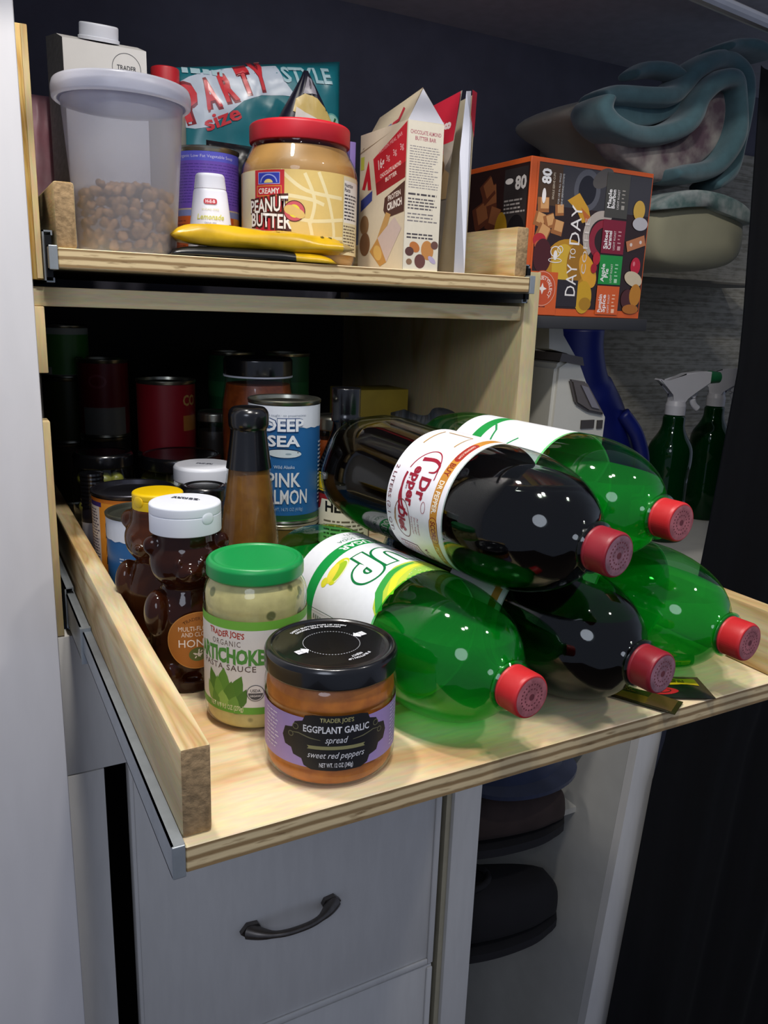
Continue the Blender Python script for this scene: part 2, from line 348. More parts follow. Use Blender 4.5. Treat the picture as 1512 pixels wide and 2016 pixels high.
# ---------------------------------------------------------------- pantry cabinet that holds the trays
pc = thing('pantry_cabinet', 'pale plywood pantry cabinet frame holding the two pull-out trays', 'cabinet')
bx('side_panel', (0.5035, 0.5245, 0.400, 0.90, -0.115, 0.3235), PLYV, pc, 0.0006)
bx('crosspiece', (-0.0224, 0.5032, 0.404, 0.425, 0.2685, 0.2848), PINEX, pc, 0.001)
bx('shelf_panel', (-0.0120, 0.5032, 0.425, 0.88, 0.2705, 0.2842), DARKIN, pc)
bx('left_post', (-0.0335, -0.0100, 0.398, 0.424, 0.2905, 0.4850), YEL, pc, 0.0008)
bx('post_edge_strip', (-0.0150, -0.0104, 0.3965, 0.3985, 0.2915, 0.4845), PINEZ, pc)
bx('left_block', (-0.0335, -0.0110, 0.400, 0.424, 0.2116, 0.2683), PINEZ, pc, 0.0008)
o = bx('left_board', (-0.0335, -0.0126, 0.400, 0.424, -0.036, 0.1690), PINEZ, pc, 0.0008)
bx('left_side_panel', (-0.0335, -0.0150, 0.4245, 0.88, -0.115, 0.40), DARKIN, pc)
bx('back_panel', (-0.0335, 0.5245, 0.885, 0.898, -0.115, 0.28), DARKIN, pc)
def cchan(bm, x0, x1, z0, z1, y0, y1, t=0.0013, side=1):
    """C-section channel: web on one side, two lips"""
    xw = (x0, x0 + t) if side > 0 else (x1 - t, x1)
    box(bm, xw[0], xw[1], y0, y1, z0, z1); box(bm, x0, x1, y0, y1, z1 - t, z1); box(bm, x0, x1, y0, y1, z0, z0 + t)
    xl = (x1 - t, x1) if side > 0 else (x0, x0 + t)
    box(bm, xl[0], xl[1], y0, y1, z1 - 3 * t, z1 - t); box(bm, xl[0], xl[1], y0, y1, z0 + t, z0 + 3 * t); return bm
for s, x0 in ((1, -0.0097), (-1, 0.4935)):      # fixed slide channels on the cabinet
    obj('slide_channel', cchan(nb(), x0, x0 + 0.0079, 0.2885, 0.3305, 0.392, 0.86, side=s), ZINC, pc)
    obj('slide_channel', cchan(nb(), x0, x0 + 0.0079, -0.031, 0.011, 0.402, 0.86, side=s), ZINC, pc)
    bm = box(nb(), x0 + 0.0014, x0 + 0.0065, 0.388, 0.392, 0.2925, 0.3265); obj('slide_bumper', bm, BLKST, pc)
    bm = cchan(nb(), x0 + 0.001, x0 + 0.0088, -0.0265, 0.0045, 0.312, 0.80, side=s); box(bm, x0 + 0.0005, x0 + 0.0092, 0.309, 0.3135, -0.0275, 0.0050); obj('slide_middle_member', bm, [BLKST if False else ZINC], pc)
def tray(loc, label, depth, y1):
    t = thing('pull_out_tray', label, 'tray', loc, 0, 'plywood pull-out trays')
    obj('tray_board', box(nb(), 0, 0.49, 0, y1, -0.0159, 0, bev=0.0006, seg=1), PLY, t)
    for x in (0, 0.4735):
        bm = box(nb(), x, x + 0.0165, 0.0068, y1, 0.0003, 0.0527, bev=0.0022); bm.faces.ensure_lookup_table()
        for f in bm.faces:
            f.normal_update()
            if abs(f.normal.y) > 0.7: f.material_index = 1
        bmesh.ops.recalc_face_normals(bm, faces=bm.faces); obj('side_rail', bm, [PINE, ENDG], t, sharp=30)
    for x0, s in ((-0.0072, -1), (0.4905, 1)):
        bm = cchan(nb(), x0, x0 + 0.0070, -0.0176, 0.0018, 0.001, depth, t=0.0011, side=-s)
        box(bm, x0, x0 + 0.0070, -0.0006, 0.0012, -0.0176, 0.0018, bev=0.0005); obj('slide_rail', bm, ZINC, t)
    return t
tray((0, 0, 0), 'pulled-out lower plywood tray carrying the jars and soda bottles', 0.50, 0.85)
tray((0, 0.3760, 0.3162), 'closed upper plywood tray carrying the peanut butter jar and tub', 0.45, 0.48)
# ---------------------------------------------------------------- painted base cabinet below
bc = thing('base_cabinet', 'white painted base cabinet with drawers under the plywood tray', 'cabinet')
bx('left_stile', (-0.06, 0.0160, 0.400, 0.42, -1.299, -0.1860), WHITE, bc, 0.001)
bx('top_rail', (-0.06, 0.4914, 0.400, 0.42, -0.1850, -0.0370), WHITE, bc, 0.001)
bx('right_stile', (0.4480, 0.4914, 0.3955, 0.415, -1.299, -0.1860), WHITE, bc, 0.001)
bx('stile_return', (0.4400, 0.4478, 0.402, 0.60, -1.299, -0.1860), mat('cream_edge', 'b5ad94', 0.6, var=0.1), bc)
bx('carcass_back', (-0.06, 0.44, 0.56, 0.60, -1.299, -0.12), DGAP, bc)
bx('left_gap_lining', (0.0165, 0.0175, 0.42, 0.56, -1.299, -0.186), DGAP, bc)
def drawer(z0, z1, handle):
    d = bx('drawer_front', (0.0385, 0.4255, 0.394, 0.410, z0, z1), WHITE, bc, 0.0012)
    bx('panel_bead', (0.4170, 0.4253, 0.3905, 0.394, z0, z1 - 0.002), WHITE, d, 0.0015)
    bx('panel_bead', (0.0387, 0.4168, 0.3905, 0.394, z0, z0 + 0.0085), WHITE, d, 0.0015)
    bx('panel_bead', (0.0387, 0.0425, 0.3925, 0.394, z0 + 0.009, z1 - 0.002), WHITE, d, 0.0008)
    if handle:
        c = Vector((0.2180, 0.394, -0.4320)); bm = nb(); pts = []; rs = []
        for k in range(25):
            s = -1 + 2 * k / 24; pts.append(c + Vector((s * 0.054, -0.0035 - 0.023 * (1 - abs(s) ** 2.6), -0.001))); rs.append(0.0043 + 0.0058 * max(0, abs(s) - 0.55) / 0.45)
        tube(bm, pts, rs, 12, 0.9)
        for s in (-1, 1):
            prism(bm, [(c.x + s * 0.0642, c.z - 0.001), (c.x + s * 0.0558, c.z + 0.0085), (c.x + s * 0.0428, c.z + 0.007), (c.x + s * 0.0391, c.z), (c.x + s * 0.0428, c.z - 0.008), (c.x + s * 0.0558, c.z - 0.009)], 0.388, 0.394)
        obj('drawer_handle', bm, mat('brushed_pewter', '6f6a66', 0.38, metal=0.9, var=0.25, scale=90), d, sharp=40)
drawer(-0.587, -0.1875, True); drawer(-1.05, -0.592, False)
# ---------------------------------------------------------------- shoe cubby and curtain at the right
cu = thing('shoe_cubby', 'open white shoe cubby beside the drawers under the tray', 'cubby')
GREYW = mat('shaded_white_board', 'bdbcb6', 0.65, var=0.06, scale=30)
bm = nb(); A = [(0.779, 0.40, -0.13), (0.824, 0.40, -0.13), (0.77, 0.40, -1.299), (0.70, 0.40, -1.299)]
A = [(0.8000, -0.13), (0.8450, -0.13), (0.7555, -1.299), (0.7000, -1.299)]; prism(bm, A, 0.40, 0.415); obj('front_edge', bm, WHITE, cu)
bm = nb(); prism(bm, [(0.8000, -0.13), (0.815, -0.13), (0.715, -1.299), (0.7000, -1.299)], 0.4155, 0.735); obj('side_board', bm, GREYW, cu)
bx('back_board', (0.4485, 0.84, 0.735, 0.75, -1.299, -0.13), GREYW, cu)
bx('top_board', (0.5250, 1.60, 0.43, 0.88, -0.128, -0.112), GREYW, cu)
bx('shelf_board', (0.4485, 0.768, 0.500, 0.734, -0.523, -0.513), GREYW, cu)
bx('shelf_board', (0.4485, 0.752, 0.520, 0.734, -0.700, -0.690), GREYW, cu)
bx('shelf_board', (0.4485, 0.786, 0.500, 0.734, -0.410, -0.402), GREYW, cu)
bm = nb(); n = 60; front = []
CUR = mat('black_curtain', '0c0c11', 0.95, var=0.3, scale=6, stretch=(20, 20, 1), sheen=0.0)
def cur(u, v):
    z = 0.585 - v * 1.86
    zs = [(0.59, 0.853), (0.23, 0.892), (0.01, 0.878), (-0.34, 0.848), (-0.40, 0.832), (-0.895, 0.797), (-1.3, 0.765)]
    for (za, xa), (zb, xb) in zip(zs, zs[1:]):
        if z >= zb: xe = xa + (xb - xa) * (za - z) / (za - zb); break
    else: xe = 0.765
    return Vector((xe - 0.024 + u * 0.75, 0.386 + 0.008 * sin(u * 24) + 0.003 * sin(u * 61 + 1.3 * v), z))
G = [[bm.verts.new(cur(i / 90, j / 30)) for i in range(91)] for j in range(31)]
for j in range(30):
    for i in range(90): bm.faces.new((G[j][i], G[j][i + 1], G[j + 1][i + 1], G[j + 1][i]))
bmesh.ops.solidify(bm, geom=bm.faces[:], thickness=0.003)
tag(obj('curtain', bm, CUR, smooth=True), 'black hanging curtain at the right edge of the cupboard', 'curtain')
# ---------------------------------------------------------------- shelf for the coffee box, ledge for bedding
tag(bx('coffee_shelf', (0.5250, 0.742, 0.440, 0.895, 0.2600, 0.2752), mat('dark_grey_board', '2e2e31', 0.6, var=0.1), None, 0.001), 'dark grey shelf board under the orange coffee box', 'shelf')
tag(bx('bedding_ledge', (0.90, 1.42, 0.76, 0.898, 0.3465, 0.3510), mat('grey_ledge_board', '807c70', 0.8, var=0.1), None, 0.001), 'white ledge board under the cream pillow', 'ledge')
# ---------------------------------------------------------------- two-litre soda bottles lying in a stack
R2, L2 = 0.0493, 0.285
def sodapts(k=1.0, d=0.0):
    """profile in z from base (0) to neck; cap sits on top"""
    P = [(0.0, 0.012), (0.016, 0.005), (0.028, 0.0), (0.040, 0.004), (0.0475, 0.018), (0.0493, 0.034), (0.0493, 0.060), (0.0480, 0.066), (0.0480, 0.170), (0.0493, 0.176)]
    for i in range(0, 13):
        t = i / 12 * 0.965; P.append((0.0493 * cos(t * pi / 2) ** 0.80 if i else 0.0493, 0.188 + 0.073 * sin(t * pi / 2)))
    P = [p for p in P if p[0] > 0.0152 or p[1] < 0.1]
    P += [(0.0145, 0.2625), (0.0138, 0.2645), (0.0170, 0.2655), (0.0170, 0.2672), (0.0132, 0.2680), (0.0130, 0.283)]
    return [(max(r - d, 0), z + (d if z < 0.02 else 0)) for r, z in P]
def petal(a, z):
    if z > 0.045: return 1.0
    f = max(0, 1 - z / 0.045); return 1 - 0.10 * f * (0.5 + 0.5 * cos(5 * a))
CAPRED = mat('red_cap_plastic', 'c8282c', 0.42, var=0.06, scale=60)
CAPDK = mat('dark_red_cap_plastic', '8f1a28', 0.42, var=0.08, scale=60)
FROST = mat('scuffed_cap_top', 'b86a70', 0.6, var=0.45, scale=160)
FROST2 = mat('scuffed_dark_cap_top', 'a2707c', 0.6, var=0.5, scale=160)
GSHELL = clear('green_bottle_plastic', (176, 242, 186), 0.15, 0.04)
CSHELL = clear('clear_bottle_plastic', (216, 226, 220), 0.15, 0.04)
def liquid(name, tint, body, bodycol):
    return clear(name, tint, 0.05, 0.08, body, bodycol)
GLIQ = liquid('lemon_lime_soda', (165, 244, 178), 0.42, (40, 206, 104))
DLIQ = liquid('dark_cola', (40, 16, 12), 0.60, (20, 10, 10))
def soda(name, label, tip, th, ph, shell, liq, cap, frost, art, fill, group, labelz=None, liqgreen=False):
    T = Vector(tip); d = Vector((sin(rad(th)) * cos(rad(ph)), cos(rad(th)) * cos(rad(ph)), sin(rad(ph))))
    zax = -d; B = T + d * L2; upv = (Vector((0, 0, 1)) - zax * zax.z).normalized(); left = zax.cross(upv)
    t = thing(name, label, 'bottle', (0, 0, 0), 0, group)
    t.matrix_world = Matrix(((upv.x, left.x, zax.x, B.x), (upv.y, left.y, zax.y, B.y), (upv.z, left.z, zax.z, B.z), (0, 0, 0, 1)))
    obj('bottle_shell', lathe(sodapts(), 72, mod=petal), shell, t, smooth=True)
    bm = lathe(sodapts(d=0.0011)[:-2], 60, mod=petal)
    bmesh.ops.bisect_plane(bm, geom=bm.verts[:] + bm.edges[:] + bm.faces[:], plane_co=(fill, 0, 0), plane_no=(1, 0, 0), clear_outer=True)
    bmesh.ops.holes_fill(bm, edges=[e for e in bm.edges if len(e.link_faces) == 1], sides=0)
    obj('soda', bm, liq, t, sharp=45)
    bm = lathe([(0.0, 0.2655), (0.0141, 0.2655), (0.0146, 0.2660), (0.0146, 0.2690), (0.0143, 0.2693), (0.0146, 0.2697), (0.0146, 0.2830, 0.001), (0.0136, 0.2848, 0.0006), (0.0, 0.2848)], 120,
               mod=lambda a, z: 1.0 if (z < 0.2695 or z > 0.2838) else 1 - 0.022 * (int(a / (2 * pi) * 120 + 0.5) % 2))
    c = obj('cap', bm, cap, t, sharp=50)
    s = Sheet(); s.ell(0, 0, 0.0128, 0.0128, 'x1'); s.cols[0] = 'frost'
    s.ring(0, 0, 0.0085, 0.0011, 'capink', 44, dash=1); s.ring(0, 0, 0.0055, 0.0009, 'capink', 28, dash=1); s.ell(0, 0, 0.0022, 0.0022, 'capink')
    s.build('cap_print', on_flat((0, 0, 0.2848), (1, 0, 0), (0, 1, 0)), c, mats={'frost': frost, 'capink': mat('cap_ink', '6e2c34', 0.6, var=0.2, scale=200)})
    if art:
        sh, phi0 = art; sh.build('label', on_cyl(0.0489, rad(phi0)), t, 0.35, du=0.004)
    return t
# artwork in metres: u round the bottle (reading direction), v up towards the cap
LW = 2 * pi * 0.0489 / 2 - 0.0005
def seven_art(full=True):
    s = Sheet(); a, b = 0.065, 0.177; s.rect(-LW, a, LW, b, 'eef1f6')
    s.rect(-LW, 0.0875, LW, 0.0995, '149a46')
    if full:
        s.text('ZERO SUGAR', 0.0, 0.0935, 0.0072, 'f4f6f4', w=0.060, bold=0.03)
        s.text('LEMON LIME SODA', 0.0, 0.0815, 0.0042, '3d7a58', w=0.050, bold=0.01); s.text('WITH OTHER NATURAL FLAVORS', 0.0, 0.0768, 0.0018, '6b8f7c', w=0.036)
        s.text('2 L (2.1 QT)', 0.0, 0.0718, 0.0036, '3d5f50', w=0.026)
        # logo: 7 then UP in white capsules outlined green, with a red disc between
        s.ell(-0.006, 0.128, 0.0125, 0.0125, 'c23a30')
        for g, dlt in (('0d7a40', 0.0026), ('eef1f6', 0.0)):
            s.poly([(-0.036 - dlt, 0.150 + dlt), (-0.006 + dlt, 0.150 + dlt), (-0.006 + dlt, 0.142), (-0.020 + dlt, 0.110 - dlt), (-0.029 - dlt, 0.110 - dlt), (-0.017, 0.141 - dlt), (-0.036 - dlt, 0.141 - dlt)], g)
        for g, wd, e in (('0d7a40', 0.0122, 0.0015), ('f4f6fa', 0.0084, 0.0)):
            s.curve([(0.0, 0.146 + e), (0.0, 0.130), (0.003, 0.121), (0.009, 0.1185), (0.015, 0.122), (0.0175, 0.131), (0.0185, 0.146 + e)], wd, g)
            s.curve([(0.0275, 0.1125 - e), (0.0285, 0.130), (0.030, 0.144), (0.0355, 0.1475), (0.0415, 0.144), (0.043, 0.137), (0.0395, 0.131), (0.0330, 0.1295)], wd, g)
        # lemon and lime wedge at the tail of the logo
        s.ell(0.046, 0.111, 0.013, 0.0070, 'd8dc2c', 12); s.ell(0.0455, 0.1125, 0.0095, 0.0045, 'a5c92e', 12); s.ell(0.050, 0.108, 0.009, 0.0042, 'f2e24a', 12); s.ring(0.046, 0.112, 0.0105, 0.0012, 'f6f4c0', 20, ry=0.0058, a0=20, a1=200, rot=12)
        s.ell(0.059, 0.1055, 0.0040, 0.0035, 'e4df3a')
        # swooshes at the cap end
        s.poly([(-0.060, 0.177), (-0.050, 0.160), (-0.030, 0.154), (0.0, 0.152), (0.022, 0.154), (0.040, 0.160), (0.058, 0.170), (0.0625, 0.177)], 'c3d648')
        s.band([(0.058, 0.1775), (0.046, 0.166), (0.028, 0.159), (0.006, 0.156)], [0.006, 0.007, 0.006, 0.002], '3aa648')
        s.band([(0.044, 0.1772), (0.032, 0.168), (0.016, 0.163), (0.0, 0.160)], [0.005, 0.006, 0.005, 0.002], 'efe93a')
        s.poly([(-0.050, 0.177), (-0.040, 0.167), (-0.015, 0.163), (0.014, 0.167), (0.030, 0.177)], '9ecb52')
        rnd = random.Random(3)
        for i in range(26): s.ell(-0.038 + rnd.random() * 0.06, 0.169 + rnd.random() * 0.007, 0.0006, 0.0006, 'd9ecb0', n=8)
        # nutrition panel
        s.band([(0.082, 0.066), (0.079, 0.125), (0.078, 0.177)], 0.0005, '4a6358'); s.lines(0.084, 0.102, 0.108, 0.150, 15, '5d7a6c', seed=5); s.lines(0.112, 0.102, 0.134, 0.150, 15, '5d7a6c', seed=8)
    else:
        s.band([(-0.012, 0.0995), (-0.004, 0.108), (0.010, 0.113), (0.022, 0.112)], 0.0020, '1c9450'); s.band([(0.000, 0.140), (0.010, 0.1325), (0.018, 0.142)], 0.0020, '1c9450')
    return s
def pepper_art():
    s = Sheet(); a, b = 0.112, 0.176; s.rect(-LW, a, LW, b, 'f0eef4'); M = '9c1c34'
    s.rect(-LW, 0.1625, LW, 0.1700, 'c98a34')
    s.crect(-0.033, 0.1662, 0.022, 0.0072, 'a43026', 0, 0.0034); s.text('DRPEPPER.COM', -0.033, 0.1662, 0.0021, 'f3e6d8', w=0.016)
    s.text('BUY', -0.0145, 0.1662, 0.0050, '8a2b1c', w=0.011, bold=0.03); s.text('DR PEPPER.', 0.0065, 0.1662, 0.0046, 'f6eede', w=0.024, bold=0.02)
    s.crect(0.031, 0.1662, 0.020, 0.0090, '8a2b1c', 0, 0.0044); s.crect(0.031, 0.1662, 0.0188, 0.0078, 'd39a3c', 0, 0.0038); s.text('SCORE', 0.031, 0.1662, 0.0050, '8a2b1c', w=0.0145, bold=0.03)
    s.text('PEPPER PERKS', 0.059, 0.1662, 0.0042, 'f3e3b8', w=0.030, bold=0.02)
    # round trademark
    s.ring(-0.001, 0.1425, 0.0245, 0.0010, M, 48, ry=0.0150, a0=100, a1=258, rot=-6); s.ring(0.001, 0.1425, 0.0260, 0.0022, M, 40, ry=0.0148, a0=262, a1=352, rot=-6); s.curve([(0.024, 0.1335), (0.021, 0.1283), (0.014, 0.1268), (0.004, 0.1277)], [0.0008, 0.0022, 0.0022, 0.0008], M)
    s.text('Dr', 0.0045, 0.1500, 0.0100, M, w=0.017, bold=0.04); s.text('epper', 0.0045, 0.1390, 0.0088, M, w=0.030, bold=0.04)
    s.curve([(-0.0165, 0.1360), (-0.0180, 0.1480), (-0.0150, 0.1555), (-0.0095, 0.1550), (-0.0080, 0.1490)], [0.0034, 0.0030, 0.0022, 0.0018, 0.0008], M)
    s.text('EST. 1885', 0.002, 0.1325, 0.0018, M, w=0.012); s.ring(0.017, 0.1545, 0.0042, 0.0004, M, 20, ry=0.0022)
    s.ring(0.0310, 0.1310, 0.0150, 0.0007, '7c3a34', 36, ry=0.0088); s.band([(0.0400, 0.1238), (0.0330, 0.1222), (0.0240, 0.1238)], [0.0006, 0.0018, 0.0006], 'a87a4a'); s.text('Diet', 0.0310, 0.1310, 0.0080, M, w=0.020, bold=0.05, shear=0.15)
    for i, tx in enumerate(('As Always:', 'Zero Sugar', 'Zero Calories')): s.text(tx, 0.0330, 0.1492 - i * 0.0034, 0.0018, M, w=0.014)
    s.text('2 LITERS (2.1 QT)', 0.0190, 0.1158, 0.0036, '7a3a40', w=0.052)
    s.crect(0.0600, 0.1300, 0.016, 0.020, M); s.crect(0.0600, 0.1300, 0.0148, 0.0188, 'f0eef4'); s.lines(0.054, 0.122, 0.066, 0.138, 6, M, seed=2); s.text('v.23', 0.0600, 0.1500, 0.0060, '7a3a40', w=0.016, rot=0); s.lines(0.070, 0.115, 0.082, 0.156, 8, M, seed=4)
    s.band([(-0.052, 0.126), (-0.052, 0.152), (-0.034, 0.152)], 0.0010, 'c29a52'); s.band([(-0.030, 0.122), (-0.052, 0.122)], 0.0010, 'c29a52')
    return s
GB, DB = 'green lemon-lime soda bottles', 'dark diet cola bottles'
soda('soda_bottle', 'green lemon-lime soda bottle with its printed logo showing, lying behind the black-lidded spread', (0.2090, -0.0173, 0.0497), -6.5, 0, GSHELL, GLIQ, CAPRED, FROST, (seven_art(), -11), 0.022, GB)
soda('soda_bottle', 'dark diet cola bottle with white label, lying on top of the stack', (0.2617, -0.0240, 0.1360), -8.0, 1.5, CSHELL, DLIQ, CAPDK, FROST2, (pepper_art(), 66), 0.032, DB)
soda('soda_bottle', 'dark cola bottle lying on the tray underneath the labelled diet cola', (0.3100, -0.0270, 0.0497), -6.5, 0, CSHELL, DLIQ, CAPDK, FROST2, (pepper_art(), 180), 0.026, DB)
soda('soda_bottle', 'green soda bottle lying on the tray against the right side rail', (0.4100, -0.0160, 0.0497), -5.5, 0, GSHELL, GLIQ, CAPRED, FROST, (seven_art(False), 60), 0.022, GB)
soda('soda_bottle', 'green soda bottle with mostly blank white label side, on top behind the cola', (0.3630, 0.0190, 0.1362), -5.0, 0, GSHELL, GLIQ, CAPRED, FROST, (seven_art(False), 34), 0.022, GB)
# ---------------------------------------------------------------- jars, honey and cans on the lower tray
GLASS = clear('jar_glass', (252, 254, 253), 0.12, 0.03)
def jar(name, label, cat, x, y, body, lid, fillm, lidm, fill_top, z=0, group=None, seg=64):
    t = thing(name, label, cat, (x, y, z), 0, group)
    obj('glass_jar', lathe(body, seg), GLASS, t, sharp=50)
    pts = [(max(r - 0.0016, 0), min(max(zz, 0.0022), fill_top)) for r, zz in fillet(body) if zz <= fill_top + 0.001]
    pts = [(0, 0.0022)] + [p for p in pts if p[0] > 0.001]; pts += [(0, pts[-1][1])]
    obj('jar_contents', lathe(pts, seg), fillm, t, sharp=50)
    obj('lid', lathe(lid, 96), lidm, t, sharp=45)
    return t
def jlid(r, z0, z1, groove=True):
    p = [(0, z0), (r - 0.0008, z0), (r, z0 + 0.0008, 0.0006), (r, z1 - 0.0028, 0.001), (r - 0.0016, z1 - 0.0004, 0.001), (r - 0.0034, z1, 0.0008)]
    if groove: p += [(r - 0.0052, z1 - 0.0014, 0.0008), (r - 0.0075, z1 - 0.0010, 0.0006)]
    return p + [(0, p[-1][1])]
EGGF = mat('orange_spread', 'c9741f', 0.5, var=0.25, scale=120, col2='b0601a')
BLKLID = mat('black_lid_enamel', '0d0d10', 0.22, spec=0.6, var=0.1, scale=60, coat=0.3)
ex, ey = 0.1050, 0.0505
t = jar('spread_jar', 'squat jar of orange eggplant garlic spread with purple label and black lid', 'jar', ex, ey,
        [(0, 0.0016), (0.034, 0.0), (0.0395, 0.003, 0.003), (0.0412, 0.010, 0.003), (0.0403, 0.013, 0.001), (0.0403, 0.0480, 0.001), (0.0412, 0.0505, 0.003), (0.0405, 0.0585, 0.004), (0.0372, 0.0645, 0.003), (0.0372, 0.072)],
        jlid(0.0410, 0.0640, 0.0775), EGGF, BLKLID, 0.0635)
lidp = t.children[2]
s = Sheet(); W_ = 'e2e4ea'; DA = rad(118)
s.ring(0, 0, 0.0175, 0.00035, W_, 120, dash=1)
camA = math.degrees(facing(ex, ey))
s.text('SAFETY BUTTON POPS UP WHEN', 0, 0, 0.0019, W_, arc=0.0288, rot=camA + 180 + 22, bold=0.02); s.text('ORIGINAL SEAL IS BROKEN', 0, 0, 0.0019, W_, arc=0.0258, rot=camA + 180 + 24, bold=0.02)
s.text('REJECT', 0, 0, 0.0019, W_, arc=0.0230, rot=camA + 42, bold=0.02); s.text('IF BUTTON UP', 0, 0, 0.0019, W_, arc=0.0262, rot=camA + 42, bold=0.02)
for a0 in (camA + 128, camA - 52):
    ca, sa = cos(rad(a0)), sin(rad(a0)); q = []
    for r_, w_ in ((0.0170, 0.0), (0.0206, 0.0040), (0.0206, 0.0026), (0.0262, 0.0026), (0.0262, -0.0026), (0.0206, -0.0026), (0.0206, -0.0040)): q.append((r_ * ca - w_ * sa, r_ * sa + w_ * ca))
    s.poly(q, W_); s.text('PUSH', 0.0225 * ca, 0.0225 * sa, 0.0014, '3a3a40', rot=a0 + 90, w=0.004); s.text('UP', 0.0246 * ca, 0.0246 * sa, 0.0012, '3a3a40', rot=a0 + 90, w=0.002)
s.build('lid_print', on_flat((0, 0, 0.0766), (1, 0, 0), (0, 1, 0)), lidp, 0.4)
s = Sheet(); P_ = 'a48cc4'; half = 0.088
s.rect(-half, 0.0135, half, 0.0450, P_); K = '16161a'; G_ = '8d8a5e'
bd = [(0.0, 0.0475), (0.014, 0.0475), (0.019, 0.0465), (0.0205, 0.0430), (0.0255, 0.0415), (0.0275, 0.0375), (0.0325, 0.0365), (0.0345, 0.0305), (0.0325, 0.0250), (0.0280, 0.0240), (0.0265, 0.0200), (0.0210, 0.0185), (0.0195, 0.0145), (0.0150, 0.0125), (0.0, 0.0120)]
s.poly(bd + [(-x, y) for x, y in bd[::-1][1:-1]], K)
s.text("TRADER JOE'S", 0, 0.0446, 0.0026, 'a09a68', w=0.0200, bold=0.02)
s.text('EGGPLANT GARLIC', 0, 0.0385, 0.0042, 'dcdce0', w=0.0400, bold=0.02); s.text('spread', 0, 0.0322, 0.0042, 'dcdce0', w=0.0135, shear=0.35)
s.poly([(-0.0175, 0.0280), (0.0175, 0.0280), (0.0165, 0.0269), (0.0175, 0.0258), (-0.0175, 0.0258), (-0.0165, 0.0269)], G_)
s.text('sweet red peppers', 0, 0.0222, 0.0040, 'dcdce0', w=0.0345, shear=0.35); s.text('NET WT. 12 OZ (340g)', 0, 0.0158, 0.0028, 'dcdce0', w=0.0200, bold=0.01)
for sg in (-1, 1):
    s.band([(sg * 0.0095, 0.0318), (sg * 0.016, 0.0328), (sg * 0.0230, 0.0348), (sg * 0.0285, 0.0342)], [0.0003, 0.0008, 0.0007, 0.0003], '6b6950'); s.ring(sg * 0.0282, 0.0330, 0.0016, 0.0005, '6b6950', 16)
    s.ring(sg * 0.0250, 0.0385, 0.0018, 0.0005, '6b6950', 16)
s.lines(-0.052, 0.018, -0.038, 0.043, 10, 'd8d0e6', seed=3, fill=0.35); s.lines(0.040, 0.016, 0.056, 0.044, 12, 'd8d0e6', seed=4, fill=0.35)
s.build('label', on_cyl(0.0406, facing(ex, ey) + rad(6), 0.0015), t, 0.5, du=0.003)
# artichoke sauce
def sauce_mat():
    m = mat('artichoke_sauce', 'd2c684', 0.5, var=0.2, scale=90, col2='bcb074'); nt = m.node_tree; b = nt.nodes['Principled BSDF']
    vo = nd(nt, 'ShaderNodeTexVoronoi'); vo.inputs['Scale'].default_value = 130; tc = nd(nt, 'ShaderNodeTexCoord'); nt.links.new(tc.outputs['Object'], vo.inputs['Vector'])
    rp = nd(nt, 'ShaderNodeValToRGB'); rp.color_ramp.elements[0].position = 0.16; rp.color_ramp.elements[0].color = (1, 1, 1, 1); rp.color_ramp.elements[1].position = 0.24; rp.color_ramp.elements[1].color = (0, 0, 0, 1)
    vc = nd(nt, 'ShaderNodeMath', operation='GREATER_THAN'); vc.inputs[1].default_value = 0.80; sp = nd(nt, 'ShaderNodeSeparateColor'); nt.links.new(vo.outputs['Color'], sp.inputs[0]); nt.links.new(sp.outputs[0], vc.inputs[0])
    rp.color_ramp.elements[0].position = 0.35; rp.color_ramp.elements[1].position = 0.5
    mu = nd(nt, 'ShaderNodeMath', operation='MULTIPLY'); nt.links.new(vo.outputs['Distance'], rp.inputs[0]); nt.links.new(rp.outputs[0], mu.inputs[0]); nt.links.new(vc.outputs[0], mu.inputs[1])
    mx = nd(nt, 'ShaderNodeMix', data_type='RGBA'); mx.inputs['B'].default_value = rgb('6f7040'); src = b.inputs['Base Color'].links[0].from_socket
    nt.links.new(src, mx.inputs['A']); nt.links.new(mu.outputs[0], mx.inputs['Factor']); nt.links.new(mx.outputs['Result'], b.inputs['Base Color']); return m
GRNLID = mat('green_lid_enamel', '0f8f46', 0.35, spec=0.5, var=0.04)
ax_, ay_ = 0.0825, 0.1260
t = jar('sauce_jar', 'tall jar of pale artichoke pasta sauce with green lid, beside the honey bear', 'jar', ax_, ay_,
        [(0, 0.0016), (0.029, 0.0), (0.0340, 0.0035, 0.004), (0.0349, 0.012, 0.003), (0.0346, 0.016), (0.0346, 0.082), (0.0349, 0.085, 0.002), (0.0345, 0.0935, 0.006), (0.0300, 0.1015, 0.005), (0.0296, 0.110)],
        jlid(0.0325, 0.1020, 0.1135), sauce_mat(), GRNLID, 0.1010)
s = Sheet(); half = 0.080
s.rect(-half, 0.0150, half, 0.0790, 'd9d6cf'); s.rect(-half, 0.0735, half, 0.0795, '6fae3c'); s.rect(-half, 0.0145, half, 0.0195, '5f9c34')
wob = lambda a, h: (lambda x, y: (x, y * (1 + 0.06 * sin(x * 900)) + a * sin(x * h)))
s.text("TRADER JOE'S", 0, 0.0700, 0.0040, 'a83a30', w=0.0270, bold=0.03, wob=wob(0.0006, 420)); s.text('ORGANIC', 0, 0.0637, 0.0038, '5c4a42', w=0.0220, space=1.2)
s.text('ARTICHOKE', 0, 0.0550, 0.0098, '4f8f3c', w=0.0540, bold=0.05, wob=wob(0.0004, 600)); s.text('PASTA SAUCE', 0, 0.0468, 0.0040, '5c4a42', w=0.0420, space=1.15, bold=0.01)
